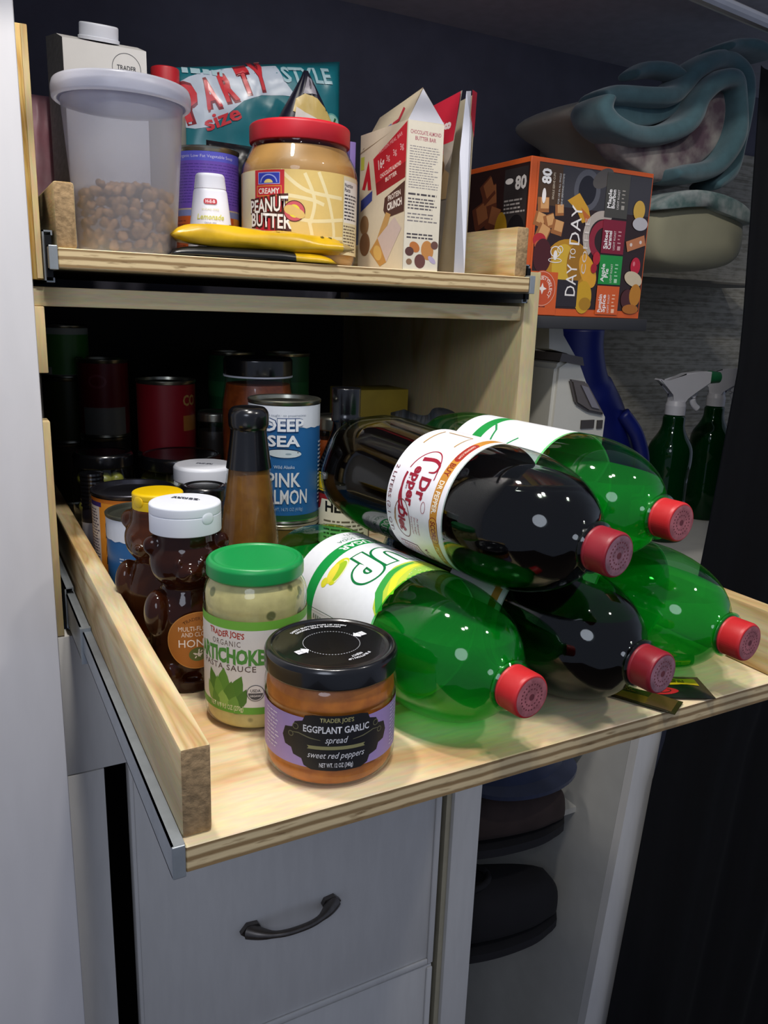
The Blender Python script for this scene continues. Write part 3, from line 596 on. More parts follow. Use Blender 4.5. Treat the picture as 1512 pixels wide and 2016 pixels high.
for cx, cy, rx, ry, ro, c in ((-0.011, 0.034, 0.0055, 0.0095, 18, '4e7d2c'), (-0.002, 0.036, 0.0060, 0.0100, -4, '5f8f36'), (0.008, 0.033, 0.0055, 0.0095, -22, '4e7d2c'), (-0.006, 0.030, 0.0050, 0.0090, 8, '6b9a3c'), (0.003, 0.029, 0.0052, 0.0085, -10, '527f2e'),
                              (-0.014, 0.0265, 0.0040, 0.0075, 22, '7ea648'), (0.0115, 0.0255, 0.0042, 0.0080, -24, '46732a'), (-0.0025, 0.0235, 0.0056, 0.0062, 0, '8bb052'), (-0.009, 0.0225, 0.0042, 0.0056, 20, '5e8c36'), (0.006, 0.0220, 0.0046, 0.0055, -16, '6b973e')):
    c_, n_ = cos(rad(ro)), sin(rad(ro)); lf = [(0, ry), (rx * .55, ry * .45), (rx * .9, -ry * .1), (rx * .7, -ry * .7), (0, -ry), (-rx * .7, -ry * .7), (-rx * .9, -ry * .1), (-rx * .55, ry * .45)]
    s.poly([(cx + x * c_ - y * n_, cy + x * n_ + y * c_) for x, y in lf], c)
s.text('NET WT 9.5 OZ (270g)', -0.0005, 0.0185, 0.0034, 'c9d0a0', w=0.0260, bold=0.02)
s.ell(0.0205, 0.0300, 0.0058, 0.0058, '4a4a4c'); s.ell(0.0205, 0.0300, 0.0053, 0.0053, 'd9d6cf'); s.ell(0.0205, 0.0300, 0.0048, 0.0048, '4a4a4c', a0=180, a1=359); s.text('USDA', 0.0205, 0.0317, 0.0020, '4a4a4c', w=0.0066, bold=0.03); s.text('ORGANIC', 0.0205, 0.0280, 0.0013, 'd9d6cf', w=0.0075, bold=0.02)
s.lines(0.036, 0.022, 0.066, 0.070, 14, '7c766e', seed=6)
s.build('label', on_cyl(0.0349, facing(ax_, ay_) - rad(34)), t, 0.5, du=0.003)
# honey bears
def bear_mesh(h=0.118):
    k = h / 0.118; bm = nb()
    def bl(c, r): bmesh.ops.create_uvsphere(bm, u_segments=24, v_segments=16, radius=1, matrix=Matrix.Translation(Vector(c) * k) @ Matrix.Diagonal((r[0] * k, r[1] * k, r[2] * k, 1)))
    bl((0, 0, 0.046), (0.0285, 0.0255, 0.041)); bl((0, 0, 0.030), (0.0285, 0.0255, 0.027)); bl((0, -0.001, 0.096), (0.0265, 0.0245, 0.0230))
    for s_ in (-1, 1):
        bl((s_ * 0.0225, -0.004, 0.109), (0.0080, 0.0060, 0.0080)); bl((s_ * 0.0225, -0.010, 0.060), (0.0095, 0.0125, 0.0175)); bl((s_ * 0.0145, -0.0105, 0.0150), (0.0125, 0.0160, 0.0150)); bl((s_ * 0.0080, -0.0235, 0.1000), (0.0022, 0.0030, 0.0030))
    bl((0, -0.0225, 0.0925), (0.0100, 0.0080, 0.0080)); bl((0, -0.0300, 0.0945), (0.0034, 0.0028, 0.0028))
    bmesh.ops.create_cone(bm, cap_ends=True, segments=32, radius1=0.0215 * k, radius2=0.0200 * k, depth=0.014 * k, matrix=Matrix.Translation((0, 0, 0.1145 * k)))
    bmesh.ops.create_cone(bm, cap_ends=True, segments=32, radius1=0.0225 * k, radius2=0.0245 * k, depth=0.010 * k, matrix=Matrix.Translation((0, 0, 0.005 * k)))
    me = bpy.data.meshes.new('bear'); bm.to_mesh(me); bm.free(); o = bpy.data.objects.new('bear', me); COL.objects.link(o)
    md = o.modifiers.new('r', 'REMESH'); md.mode = 'VOXEL'; md.voxel_size = 0.0014; ms = o.modifiers.new('s', 'SMOOTH'); ms.iterations = 5; ms.factor = 0.6
    dg = bpy.context.evaluated_depsgraph_get(); r = bpy.data.meshes.new_from_object(o.evaluated_get(dg)); bpy.data.objects.remove(o); bpy.data.meshes.remove(me)
    return r
BEAR = bear_mesh()
HONEY = clear('amber_honey', (96, 44, 18), 0.12, 0.05, 0.55, (84, 40, 20))
HONEY2 = clear('light_amber_honey', (140, 80, 34), 0.12, 0.05, 0.5, (112, 62, 26))
def fliptop(r, z0, z1, m, t, ang):
    o = obj('flip_cap', lathe([(0, z0), (r, z0, 0.0006), (r, z0 + (z1 - z0) * 0.62, 0.0004), (r - 0.0006, z0 + (z1 - z0) * 0.64, 0.0003), (r, z0 + (z1 - z0) * 0.66, 0.0004), (r, z1 - 0.001, 0.0015), (r - 0.002, z1, 0.001), (0, z1 + 0.0004)], 72), m, t, sharp=40)
    bm = nb(); bmesh.ops.create_uvsphere(bm, u_segments=20, v_segments=12, radius=1, matrix=Matrix.Translation((cos(ang) * r * 0.985, sin(ang) * r * 0.985, z0 + (z1 - z0) * 0.58)) @ Matrix.Rotation(ang, 4, 'Z') @ Matrix.Diagonal((0.0010, 0.0050, 0.0046, 1)))
    obj('thumb_tab', bm, m, o, smooth=True); return o
WCAP = mat('white_cap_plastic', 'dfe2ea', 0.4, var=0.03); YCAP = mat('yellow_cap_plastic', 'efc400', 0.38, var=0.05)
hx, hy = 0.0523, 0.1889; ha = facing(hx, hy)
t = thing('honey_bear', 'amber honey bear bottle with white flip cap, behind the green-lidded sauce jar', 'honey bottle', (hx, hy, 0), ha + pi / 2 + 0.1, 'honey bears')
o = link('bear_bottle', BEAR, HONEY, t, True)
c = fliptop(0.0252, 0.1185, 0.1395, WCAP, t, -pi / 2 + 0.55)
s = Sheet(); s.lines(-0.010, -0.002, 0.012, 0.004, 3, '4a4c58', seed=9, fill=0.6); s.build('date_print', on_flat((0.0, 0.004, 0.1399), (cos(-0.6), sin(-0.6), 0), (-sin(-0.6), cos(-0.6), 0)), c)
s = Sheet(); s.ell(0, 0, 0.0215, 0.0215, 'a8682a', n=48); s.ring(0, 0, 0.0212, 0.0005, 'c48a44', 48)
s.text("TRADER JOE'S", 0, 0, 0.0024, '6a3c18', arc=0.0165, rot=90, bold=0.02); s.text('MULTI-FLORAL', 0, 0.0092, 0.0034, 'ecdcc8', w=0.0270); s.text('AND CLOVER', 0, 0.0048, 0.0034, 'ecdcc8', w=0.0230); s.text('HONEY', 0, -0.0018, 0.0058, 'f2e8dc', w=0.0270)
s.ell(0, -0.0105, 0.0066, 0.0052, '5e6a34'); rnd = random.Random(1)
for i in range(18): a = rnd.random() * 6.28; q = rnd.random() * 0.0036; s.ell(q * cos(a) * 1.1, -0.0105 + q * sin(a) * 0.9, 0.0011, 0.0005, 'e4d8c8', rot=math.degrees(a), n=8)
s.build('label', on_cyl(0.0292, -pi / 2 + 0.12, 0.0440), t, 0.5, du=0.002)
hx, hy = 0.0472, 0.2524
t = thing('honey_bear', 'honey bear bottle with yellow flip cap, standing behind the white-capped bear', 'honey bottle', (hx, hy, 0), facing(hx, hy) + pi / 2 - 0.55, 'honey bears')
o = link('bear_bottle', BEAR, None, t, True); o.material_slots[0].link = 'OBJECT'; o.material_slots[0].material = HONEY2
fliptop(0.0195, 0.1185, 0.1336, YCAP, t, -pi / 2 - 0.3)
TIN = mat('tinplate', 'a8a89a', 0.28, metal=0.95, var=0.12, scale=60); TIND = mat('dark_tinplate', '55555e', 0.3, metal=0.9, var=0.1, scale=60)
def can(label, x, y, r, h, col, z=0, group='food cans on the lower tray', art=None, off=0.0, tin=TIN, name='food_can'):
    t = thing(name, label, 'can', (x, y, z), 0, group)
    pts = [(0, 0.002), (r - 0.003, 0.002), (r - 0.002, 0.0), (r - 0.0004, 0.0006), (r - 0.0004, 0.0022), (r - 0.0016, 0.0036), (r - 0.0016, h - 0.0045), (r - 0.0004, h - 0.0030), (r - 0.0002, h - 0.0008), (r - 0.0012, h), (r - 0.0026, h - 0.0008), (r - 0.0032, h - 0.0042), (r - 0.0075, h - 0.0044), (r - 0.0090, h - 0.0036), (r - 0.0125, h - 0.0036), (r - 0.0135, h - 0.0042), (0, h - 0.0042)]
    obj('tin_body', lathe(pts, 64), tin, t, sharp=45)
    s = art or Sheet()
    if not art: s.rect(-pi * r + 0.0004, 0.0040, pi * r - 0.0004, h - 0.0050, col)
    s.build('label', on_cyl(r - 0.0012, facing(x, y) + rad(off)), t, 0.4, du=r / 10)
    return t
def wrap(r, z0, z1, c): s = Sheet(); s.rect(-pi * r + 0.0004, z0, pi * r - 0.0004, z1, c); return s
def salmon(r, h):
    s = wrap(r, 0.004, h - 0.005, '235f98'); hw = pi * r - 0.0004; z = h - 0.124
    pts = [(-hw, z + 0.1195), (hw, z + 0.1195)]; n = 40
    for i in range(n + 1):
        u = hw - 2 * hw * i / n; pts.append((u, z + 0.0985 + 0.0016 * abs(sin(u * 260)) - 0.002 * sin(u * 40)))
    for i in range(n): s.poly([(pts[2 + i][0], z + 0.1192), (pts[3 + i][0], z + 0.1192), pts[3 + i], pts[2 + i]], 'd8dde6')
    s.rect(-hw, 0.0041, hw, z + 0.0045, '3f9a2c'); s.rect(-hw, z + 0.0046, hw, z + 0.0100, '1f4a30')
    s.text('wild caught · no preservatives', 0.001, z + 0.1105, 0.0022, '8a93a4', w=0.042)
    for c, b in (('1d3f72', 0.075), ('e4e8ee', 0.03)): s.text('DEEP', 0.0, z + 0.1010, 0.0118, c, w=0.0395, bold=b)
    for c, b in (('1d3f72', 0.05), ('e4e8ee', 0.03)): s.text('SEA', -0.0005, z + 0.0853, 0.0105, c, w=0.0325, bold=b)
    s.ell(0.0, z + 0.0735, 0.0170, 0.0046, '1d3454', rot=-2); s.ell(0.0, z + 0.0728, 0.0172, 0.0040, 'c9d6dc', rot=-2); s.poly([(-0.0165, z + 0.0735), (-0.0235, z + 0.0775), (-0.0225, z + 0.0730), (-0.0235, z + 0.0690)], 'c9d6dc'); s.ell(0.0135, z + 0.0738, 0.0006, 0.0006, '20242c'); s.ell(0.004, z + 0.0725, 0.003, 0.0009, '8fa3ae')
    s.text('Wild Alaska', 0.0, z + 0.0595, 0.0034, 'c4d2e0', w=0.0205); s.text('PINK', 0.0, z + 0.0465, 0.0140, 'd4d9de', w=0.0330, bold=0.02); s.text('SALMON', 0.0, z + 0.0293, 0.0140, 'd4d9de', w=0.0480, bold=0.02); s.text('NET WT. 14.75 OZ (418g)', 0.001, z + 0.0165, 0.0034, '8faac4', w=0.0360)
    for sg in (-1, 1): s.lines(sg * 0.062 - 0.02, 0.018, sg * 0.062 + 0.02, h - 0.040, 16, 'b8c8d8', seed=12)
    return s
can('tall blue and white salmon can with a fish picture, standing behind the black-necked sauce bottle', 0.2081, 0.3965, 0.0371, 0.124, None, 0.0624, art=salmon(0.0371, 0.124), off=0)
s = wrap(0.0372, 0.004, 0.057, '5a4a20'); s.rect(-0.11, 0.018, 0.11, 0.030, '8a6a2a')
can('short brown-labelled can mostly hidden under the tall blue salmon can', 0.2081, 0.3965, 0.0374, 0.0622, None, 0, art=s)
s = salmon(0.0337, 0.1000)
can('blue and white salmon can by the left rail, between pumpkin can and honey bear', 0.0545, 0.3432, 0.0337, 0.0960, None, art=s, off=-115, tin=mat('dull_tinplate', '6e7064', 0.35, metal=0.85, var=0.15))
s = wrap(0.0403, 0.004, 0.094, 'd58a2c'); s.rect(-0.052, 0.086, -0.030, 0.0925, '3a2a6a'); s.rect(-0.052, 0.004, -0.033, 0.086, 'cfc8c4'); s.lines(-0.051, 0.008, -0.034, 0.084, 26, '5a5468', seed=2); s.poly([(-0.12, 0.0905), (0.12, 0.0905), (0.12, 0.0940), (-0.12, 0.0940)], 'b86a24')
can('orange-labelled can with dark silver lid, in front of the pickle jar', 0.0610, 0.4231, 0.0403, 0.0990, None, art=s, off=-5, tin=TIND)
# brown sauce bottle with black shrink neck
BSAUCE = mat('brown_dressing', '8a5c20', 0.45, var=0.3, scale=70, col2='74491a')
BLKPL = mat('black_shrink_film', '0e0e12', 0.22, spec=0.6, var=0.1, coat=0.2)
sx_, sy_ = 0.1374, 0.2998
t = thing('sauce_bottle', 'slender bottle of brown sauce with black shrink-wrapped neck', 'bottle', (sx_, sy_, 0))
P = [(0, 0.001), (0.0235, 0.0), (0.0262, 0.003, 0.003), (0.0268, 0.020), (0.0262, 0.075), (0.0215, 0.115), (0.0180, 0.145), (0.0150, 0.166), (0.0150, 0.170)]
obj('glass_bottle', lathe(P, 56), GLASS, t, sharp=50)
obj('sauce', lathe([(0, 0.003)] + [(r - 0.0014, max(z, 0.003)) for r, z in fillet(P)[1:] if z < 0.150] + [(0, 0.147)], 56), BSAUCE, t, sharp=50)
obj('neck_wrap', lathe([(0.0199, 0.1375), (0.0186, 0.146), (0.0158, 0.168), (0.0158, 0.1715, 0.001), (0.0170, 0.1735, 0.001), (0.0176, 0.1765), (0.0176, 0.186, 0.003), (0.0140, 0.1905, 0.002), (0.008, 0.1912), (0, 0.1912)], 48), BLKPL, t, sharp=60)
# dark bottle with yellow band and ketchup-brand label
bx_, by_ = 0.2655, 0.3720
t = thing('sauce_bottle', 'dark sauce bottle with yellow band and black cap behind the diet cola base', 'bottle', (bx_, by_, 0))
P = [(0, 0.001), (0.0235, 0.0), (0.0268, 0.004, 0.003), (0.0272, 0.020), (0.0272, 0.112), (0.0262, 0.122, 0.004), (0.0180, 0.143, 0.008), (0.0132, 0.158, 0.004), (0.0128, 0.172)]
obj('glass_bottle', lathe(P, 48), clear('dark_glass', (60, 44, 36), 0.15, 0.03, 0.7, (16, 10, 8)), t, sharp=50)
obj('cap', lathe([(0, 0.164), (0.0146, 0.164), (0.0150, 0.166), (0.0150, 0.170), (0.0143, 0.171), (0.0146, 0.173), (0.0148, 0.198, 0.0015), (0, 0.1985)], 64), BLKPL, t, sharp=50)
s = Sheet(); s.rect(-0.055, 0.030, 0.055, 0.112, '20140f'); s.rect(-0.05, 0.094, 0.05, 0.113, 'e2c410'); s.band([(-0.05, 0.111), (0.05, 0.111)], 0.0008, '3a2a10'); s.band([(-0.05, 0.096), (0.05, 0.096)], 0.0008, '3a2a10'); s.text('20%', -0.006, 0.1045, 0.0080, 'a0501c', w=0.022, bold=0.02)
s.poly([(-0.040, 0.091), (0.040, 0.091), (0.040, 0.060), (-0.040, 0.060)], '8f1c1c'); s.poly([(-0.024, 0.086), (0.036, 0.087), (0.036, 0.038), (-0.036, 0.038), (-0.036, 0.072), (-0.027, 0.076)], 'e0dcc4'); s.text('HEINZ', 0.004, 0.0790, 0.0105, '14140f', w=0.044, bold=0.04); s.lines(-0.02, 0.044, 0.03, 0.066, 5, '6a6450', seed=2)
s.build('label', on_cyl(0.0273, facing(bx_, by_) - rad(6)), t, 0.4, du=0.003)
# pasta sauce jar
SALSA = mat('tomato_sauce', '9c4a1c', 0.4, var=0.35, scale=120, col2='7c3410')
jar('pasta_sauce_jar', 'large jar of orange-red pasta sauce with black lid, behind the salmon can', 'jar', 0.2217, 0.5140,
    [(0, 0.001), (0.036, 0.0), (0.0412, 0.004, 0.004), (0.0415, 0.02), (0.0415, 0.165, 0.006), (0.0370, 0.192, 0.006), (0.0362, 0.21)],
    jlid(0.0388, 0.1990, 0.2190), SALSA, BLKLID, 0.190)
bm = lathe([(0.0388, 0.1974), (0.0391, 0.1974), (0.0391, 0.1992), (0.0388, 0.1992)], 64)
o = obj('lid_safety_ring', bm, WCAP, bpy.data.objects['pasta_sauce_jar']); 
# jars and lids half lost in the shade
jar('condiment_jar', 'small brown jar with wide white lid, behind the yellow-capped bear', 'jar', 0.1340, 0.4310,
    [(0, 0.001), (0.026, 0.0), (0.0290, 0.003, 0.003), (0.0290, 0.085, 0.006), (0.0260, 0.095, 0.004), (0.0260, 0.104)],
    jlid(0.0308, 0.1000, 0.1165, False), mat('brown_filling', '4a3020', 0.5, var=0.3, scale=80), WCAP, 0.094)
s = Sheet(); s.lines(-0.008, -0.003, 0.010, 0.003, 2, '6a6c78', seed=3, fill=0.6); s.build('date_print', on_flat((0, 0, 0.1166), (cos(-0.6), sin(-0.6), 0), (-sin(-0.6), cos(-0.6), 0)), bpy.data.objects['condiment_jar'])
jar('condiment_jar', 'small dark jar with flat black lid, squeezed behind the brown sauce bottle', 'jar', 0.1150, 0.3640,
    [(0, 0.001), (0.018, 0.0), (0.0205, 0.003, 0.003), (0.0205, 0.080, 0.005), (0.0185, 0.092, 0.003), (0.0185, 0.100)],
    jlid(0.0215, 0.0960, 0.1100), mat('dark_filling', '24180f', 0.5, var=0.3, scale=80), BLKLID, 0.088)
PICK = mat('pickle_brine', '5d5c22', 0.35, var=0.4, scale=60, col2='3c4216')
jar('pickle_jar', 'wide pickle jar with black lid behind the orange can', 'jar', 0.1345, 0.5270,
    [(0, 0.001), (0.042, 0.0), (0.0470, 0.004, 0.004), (0.0470, 0.080, 0.008), (0.0420, 0.094, 0.004), (0.0420, 0.106)],
    jlid(0.0445, 0.0960, 0.1110), PICK, BLKLID, 0.086)
jt = jar('olive_jar', 'green olive jar with black lid in the dark left corner', 'jar', 0.0510, 0.5300,
    [(0, 0.001), (0.028, 0.0), (0.0330, 0.004, 0.004), (0.0330, 0.090, 0.006), (0.0290, 0.102, 0.004), (0.0290, 0.112)],
    jlid(0.0310, 0.1020, 0.1170), PICK, BLKLID, 0.050)
OLV = mat('green_olive', '8a8a38', 0.35, var=0.25, scale=60)
rnd = random.Random(4)
ome = None
for k in range(14):
    a = facing(0.0510, 0.5300) + (k % 5 - 2) * 0.62 + (0.3 if k // 5 % 2 else 0); zz = 0.058 + (k // 5) * 0.0155; rr = 0.0205
    if ome is None:
        bm = nb(); bmesh.ops.create_uvsphere(bm, u_segments=20, v_segments=12, radius=1, matrix=Matrix.Diagonal((0.0080, 0.0080, 0.0090, 1))); o = obj('olive', bm, OLV, None, smooth=True); ome = o.data
    else: o = bpy.data.objects.new('olive', ome); COL.objects.link(o)
    o.location = (0.0510 + rr * cos(a), 0.5300 + rr * sin(a), zz); o.rotation_euler = (rnd.random() * 3, rnd.random() * 3, 0)
    tag(o, 'round green olive inside the olive jar in the dark corner', 'olive', 'olives in the jar')
t = thing('ribbed_bottle', 'dark bottle with ribbed black cap beside the left side rail', 'bottle', (0.0300, 0.4720, 0))
obj('bottle_body', lathe([(0, 0), (0.0110, 0.0, 0.002), (0.0118, 0.004), (0.0118, 0.062, 0.003), (0.0105, 0.070), (0.0105, 0.075)], 40), mat('dark_bottle_plastic', '1c1a22', 0.35, var=0.1), t, sharp=50)
obj('ribbed_cap', lathe([(0, 0.072)] + [(0.0118 - 0.0005 * (k % 2), 0.072 + 0.0020 * k) for k in range(18)] + [(0, 0.108)], 40), BLKPL, t)
s = Sheet(); s.rect(-0.02, 0.020, 0.02, 0.056, 'b9b9c0'); s.build('label', on_cyl(0.0119, facing(0.03, 0.472)), t, 0.5, du=0.003)
# back rows, cans stacked two high
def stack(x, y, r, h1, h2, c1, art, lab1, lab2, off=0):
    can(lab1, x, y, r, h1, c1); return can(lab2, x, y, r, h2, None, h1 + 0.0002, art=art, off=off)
s = wrap(0.0351, 0.004, 0.084, '8c1420'); s.text('CO', 0.030, 0.066, 0.012, 'b0884a', w=0.020, bold=0.03); s.rect(0.02, 0.030, 0.045, 0.048, 'a86a30')
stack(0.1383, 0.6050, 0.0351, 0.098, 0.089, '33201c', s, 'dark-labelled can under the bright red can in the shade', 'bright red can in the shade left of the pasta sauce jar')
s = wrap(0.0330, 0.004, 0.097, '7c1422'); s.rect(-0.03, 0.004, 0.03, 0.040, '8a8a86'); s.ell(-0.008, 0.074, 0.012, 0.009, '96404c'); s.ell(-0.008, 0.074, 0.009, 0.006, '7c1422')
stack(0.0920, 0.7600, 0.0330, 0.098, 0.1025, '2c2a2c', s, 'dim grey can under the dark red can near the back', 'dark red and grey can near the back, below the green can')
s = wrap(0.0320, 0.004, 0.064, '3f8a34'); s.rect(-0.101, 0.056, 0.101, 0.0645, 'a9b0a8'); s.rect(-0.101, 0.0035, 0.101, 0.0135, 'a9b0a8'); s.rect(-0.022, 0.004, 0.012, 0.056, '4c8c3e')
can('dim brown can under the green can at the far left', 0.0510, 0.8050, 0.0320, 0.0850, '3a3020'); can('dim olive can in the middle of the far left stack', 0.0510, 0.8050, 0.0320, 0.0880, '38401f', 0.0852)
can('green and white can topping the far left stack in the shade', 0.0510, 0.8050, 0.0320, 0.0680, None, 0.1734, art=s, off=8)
for (x, y, nm) in ((0.2507, 0.7047, 'left'), (0.3250, 0.6900, 'right')):
    s = wrap(0.0325, 0.004, 0.104, '1f5a34'); s.rect(-0.1, 0.05, 0.1, 0.07, '2c7040')
    near = 'nearer the red cans' if nm == 'left' else 'nearer the yellow carton'
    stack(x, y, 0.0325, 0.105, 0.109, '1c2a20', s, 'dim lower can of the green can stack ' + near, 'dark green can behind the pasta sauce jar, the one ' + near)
jar('condiment_jar', 'dark jar with silver lid between the red can and pasta sauce jar', 'jar', 0.1960, 0.6000, [(0, 0.001), (0.018, 0.0), (0.0215, 0.003, 0.003), (0.0215, 0.122, 0.005), (0.0200, 0.132, 0.003), (0.0200, 0.138)],
    jlid(0.0222, 0.1360, 0.1480), mat('dark_filling', '24180f'), TIN, 0.125)
jar('condiment_jar', 'orange jar with silver lid between the salmon can and the dark sauce bottle', 'jar', 0.3012, 0.4819, [(0, 0.001), (0.019, 0.0), (0.0225, 0.003, 0.003), (0.0225, 0.122, 0.005), (0.0205, 0.134, 0.003), (0.0205, 0.142)],
    jlid(0.0232, 0.1390, 0.1550), SALSA, TIN, 0.130)
tag(bx('carton', (0.400, 0.492, 0.600, 0.660, 0.0, 0.170), mat('yellow_carton', 'a9922c', 0.6, var=0.15), None, 0.001), 'dull yellow carton at the back of the lower tray by the plywood side', 'carton')
bpy.data.objects['carton'].data.transform(Matrix.Translation((-0.022, 0, 0)))
# folded grey plastic sheet behind the bottles
bm = nb(); G = []
for j in range(9):
    row = []
    for i in range(25):
        u, v = i / 24, j / 8; row.append(bm.verts.new((0.372 + 0.098 * u, 0.470 - 0.020 * (1 - v) + 0.006 * sin(u * 17 + v * 3), 0.005 + v * (0.152 + 0.004 * sin(u * 11)))))
    G.append(row)
for j in range(8):
    for i in range(24): bm.faces.new((G[j][i], G[j][i + 1], G[j + 1][i + 1], G[j + 1][i]))
bmesh.ops.solidify(bm, geom=bm.faces[:], thickness=0.006)
tag(obj('plastic_bag', bm, mat('slate_plastic_film', '4c5664', 0.4, var=0.25, scale=30), smooth=True), 'slate grey plastic bag standing behind the stacked soda bottles', 'bag')
# sauce packets at the front right
def packet(name, label, cx, cy, rot, w, h, art):
    t = thing(name, label, 'sauce packet', (cx, cy, 0.0002), rot)
    bm = nb(); N = 14; T = [[], []]
    for s_, L in ((1, T[0]), (-1, T[1])):
        for j in range(N + 1):
            row = []
            for i in range(N + 1):
                u, v = i / N * 2 - 1, j / N * 2 - 1; b = max(0, 1 - abs(u) ** 5) * max(0, 1 - abs(v) ** 4); row.append(bm.verts.new((u * w / 2, v * h / 2, 0.0016 + 0.0002 * s_ + (0.0022 * b * (1 + 0.15 * sin(u * 7 + v * 5)) if s_ > 0 else -0.0014 * b))))
            L.append(row)
    for L in T:
        for j in range(N):
            for i in range(N): bm.faces.new((L[j][i], L[j][i + 1], L[j + 1][i + 1], L[j + 1][i]))
    bmesh.ops.remove_doubles(bm, verts=bm.verts, dist=0.00001)
    obj('sachet', bm, art[0], t, smooth=True)
    f = lambda u, v, l: (u, v, 0.0019 + l + 0.0022 * max(0, 1 - abs(2 * u / w) ** 5) * max(0, 1 - abs(2 * v / h) ** 4) * (1 + 0.15 * sin(14 * u / w + 10 * v / h)))
    art[1].build('printing', f, t, 0.35, du=w / 12, dv=h / 10); return t
s = Sheet(); s.rect(-0.034, -0.0105, 0.034, -0.002, '5a4a10'); s.rect(0.015, -0.0105, 0.034, 0.0105, '4c3a1c'); s.lines(-0.03, 0.0, 0.01, 0.009, 4, '6a5a20', seed=7)
packet('sauce_packet', 'dark olive soy sauce packet under the dark red cap at the tray front', 0.3430, 0.0300, rad(-62), 0.074, 0.024, (mat('olive_film', '2c2410', 0.25, var=0.2, spec=0.6), s))
s = Sheet(); s.rect(-0.018, -0.0005, 0.018, 0.0100, 'e0c21c'); s.lines(-0.005, 0.0020, 0.009, 0.0078, 2, '3a2c10', fill=0.7, seed=4); s.ell(-0.014, -0.0105, 0.012, 0.0045, 'a01c24'); s.ring(-0.014, -0.0105, 0.006, 0.001, '3a1014', 20, ry=0.0022)
packet('sauce_packet', 'black taco sauce packet with yellow panel at the tray front edge', 0.3850, 0.0230, rad(-27), 0.048, 0.036, (mat('black_film', '141414', 0.3, var=0.1, spec=0.6), s))
ZT = 0.3163
# ---------------------------------------------------------------- upper tray
# frosted tub with nuts
tx, ty = 0.0660, 0.4225
t = thing('plastic_tub', 'tall frosted clear plastic tub with lid, holding brown nuts', 'tub', (tx, ty, ZT))
FR = clear('frosted_plastic', (226, 228, 238), 0.08, 0.3, 0.36, (250, 250, 255))
obj('tub_wall', lathe([(0, 0.0012), (0.036, 0.0012), (0.0375, 0.0), (0.0405, 0.0008, 0.001), (0.0425, 0.004), (0.0515, 0.128), (0.0530, 0.1295), (0.0530, 0.1325)], 72, cap=False), FR, t, sharp=40)
FRL = clear('frosted_lid', (226, 228, 238), 0.10, 0.3, 0.70, (236, 237, 246))
obj('tub_lid', lathe([(0.0538, 0.1250), (0.0560, 0.1240), (0.0582, 0.1255, 0.001), (0.0588, 0.1330, 0.003), (0.0570, 0.1395, 0.003), (0.0530, 0.1405, 0.002), (0.0510, 0.1370, 0.002), (0, 0.1365), (0, 0.1355), (0.0500, 0.1355), (0.0535, 0.1335), (0.0538, 0.1250)], 72), FRL, t, sharp=40)
NUT = mat('brown_nut', 'bd8a50', 0.6, var=0.5, scale=140, bump=0.3)
bm = nb(); bmesh.ops.create_uvsphere(bm, u_segments=14, v_segments=10, radius=1)
for v in bm.verts:
    x, y, z = v.co; v.co = Vector((x * 0.0062, y * 0.0044 * (1 - 0.25 * x), z * 0.0036 - (0.0014 * (1 - min(1, abs(y) * 2.4)) if z > 0 else 0)))
nm = bpy.data.meshes.new('nut'); bm.to_mesh(nm); bm.free(); nm.materials.append(NUT)
for p in nm.polygons: p.use_smooth = True
rnd = random.Random(11); fa = facing(tx, ty); k = 0
for lay in range(6):
    z = ZT + 0.0075 + lay * 0.0083; R = 0.0415 + 0.0726 * (z - ZT - 0.004) - 0.0072
    for i in range(11):
        a = fa + (i - 5) * 0.285 + (0.14 if lay % 2 else 0) + rnd.uniform(-.08, .08)
        o = bpy.data.objects.new('nut', nm); COL.objects.link(o); o.location = (tx + R * cos(a), ty + R * sin(a), z + rnd.uniform(-.0022, .0022)); o.rotation_euler = (rnd.uniform(-1.2, 1.2), rnd.uniform(-1.2, 1.2), rnd.random() * 6); k += 1
        tag(o, 'small brown nut in the heap inside the frosted plastic tub', 'nut', 'nuts in the tub')
for i in range(30):
    q = sqrt((i + 0.5) / 30) * 0.026; a = i * 2.4; o = bpy.data.objects.new('nut', nm); COL.objects.link(o); o.location = (tx + q * cos(a), ty + q * sin(a), ZT + 0.0545 + rnd.uniform(-.003, .004)); o.rotation_euler = (rnd.uniform(-.6, .6), rnd.uniform(-.6, .6), rnd.random() * 6)
    tag(o, 'small brown nut in the heap inside the frosted plastic tub', 'nut', 'nuts in the tub')
for lay in range(5):     # the middle of the heap
    for i in range(7):
        a = i * 0.9 + lay; q = 0.019; o = bpy.data.objects.new('nut', nm); COL.objects.link(o); o.location = (tx + q * cos(a), ty + q * sin(a), ZT + 0.0075 + lay * 0.0092); o.rotation_euler = (0, 0, rnd.random() * 6)
        tag(o, 'small brown nut in the heap inside the frosted plastic tub', 'nut', 'nuts in the tub')
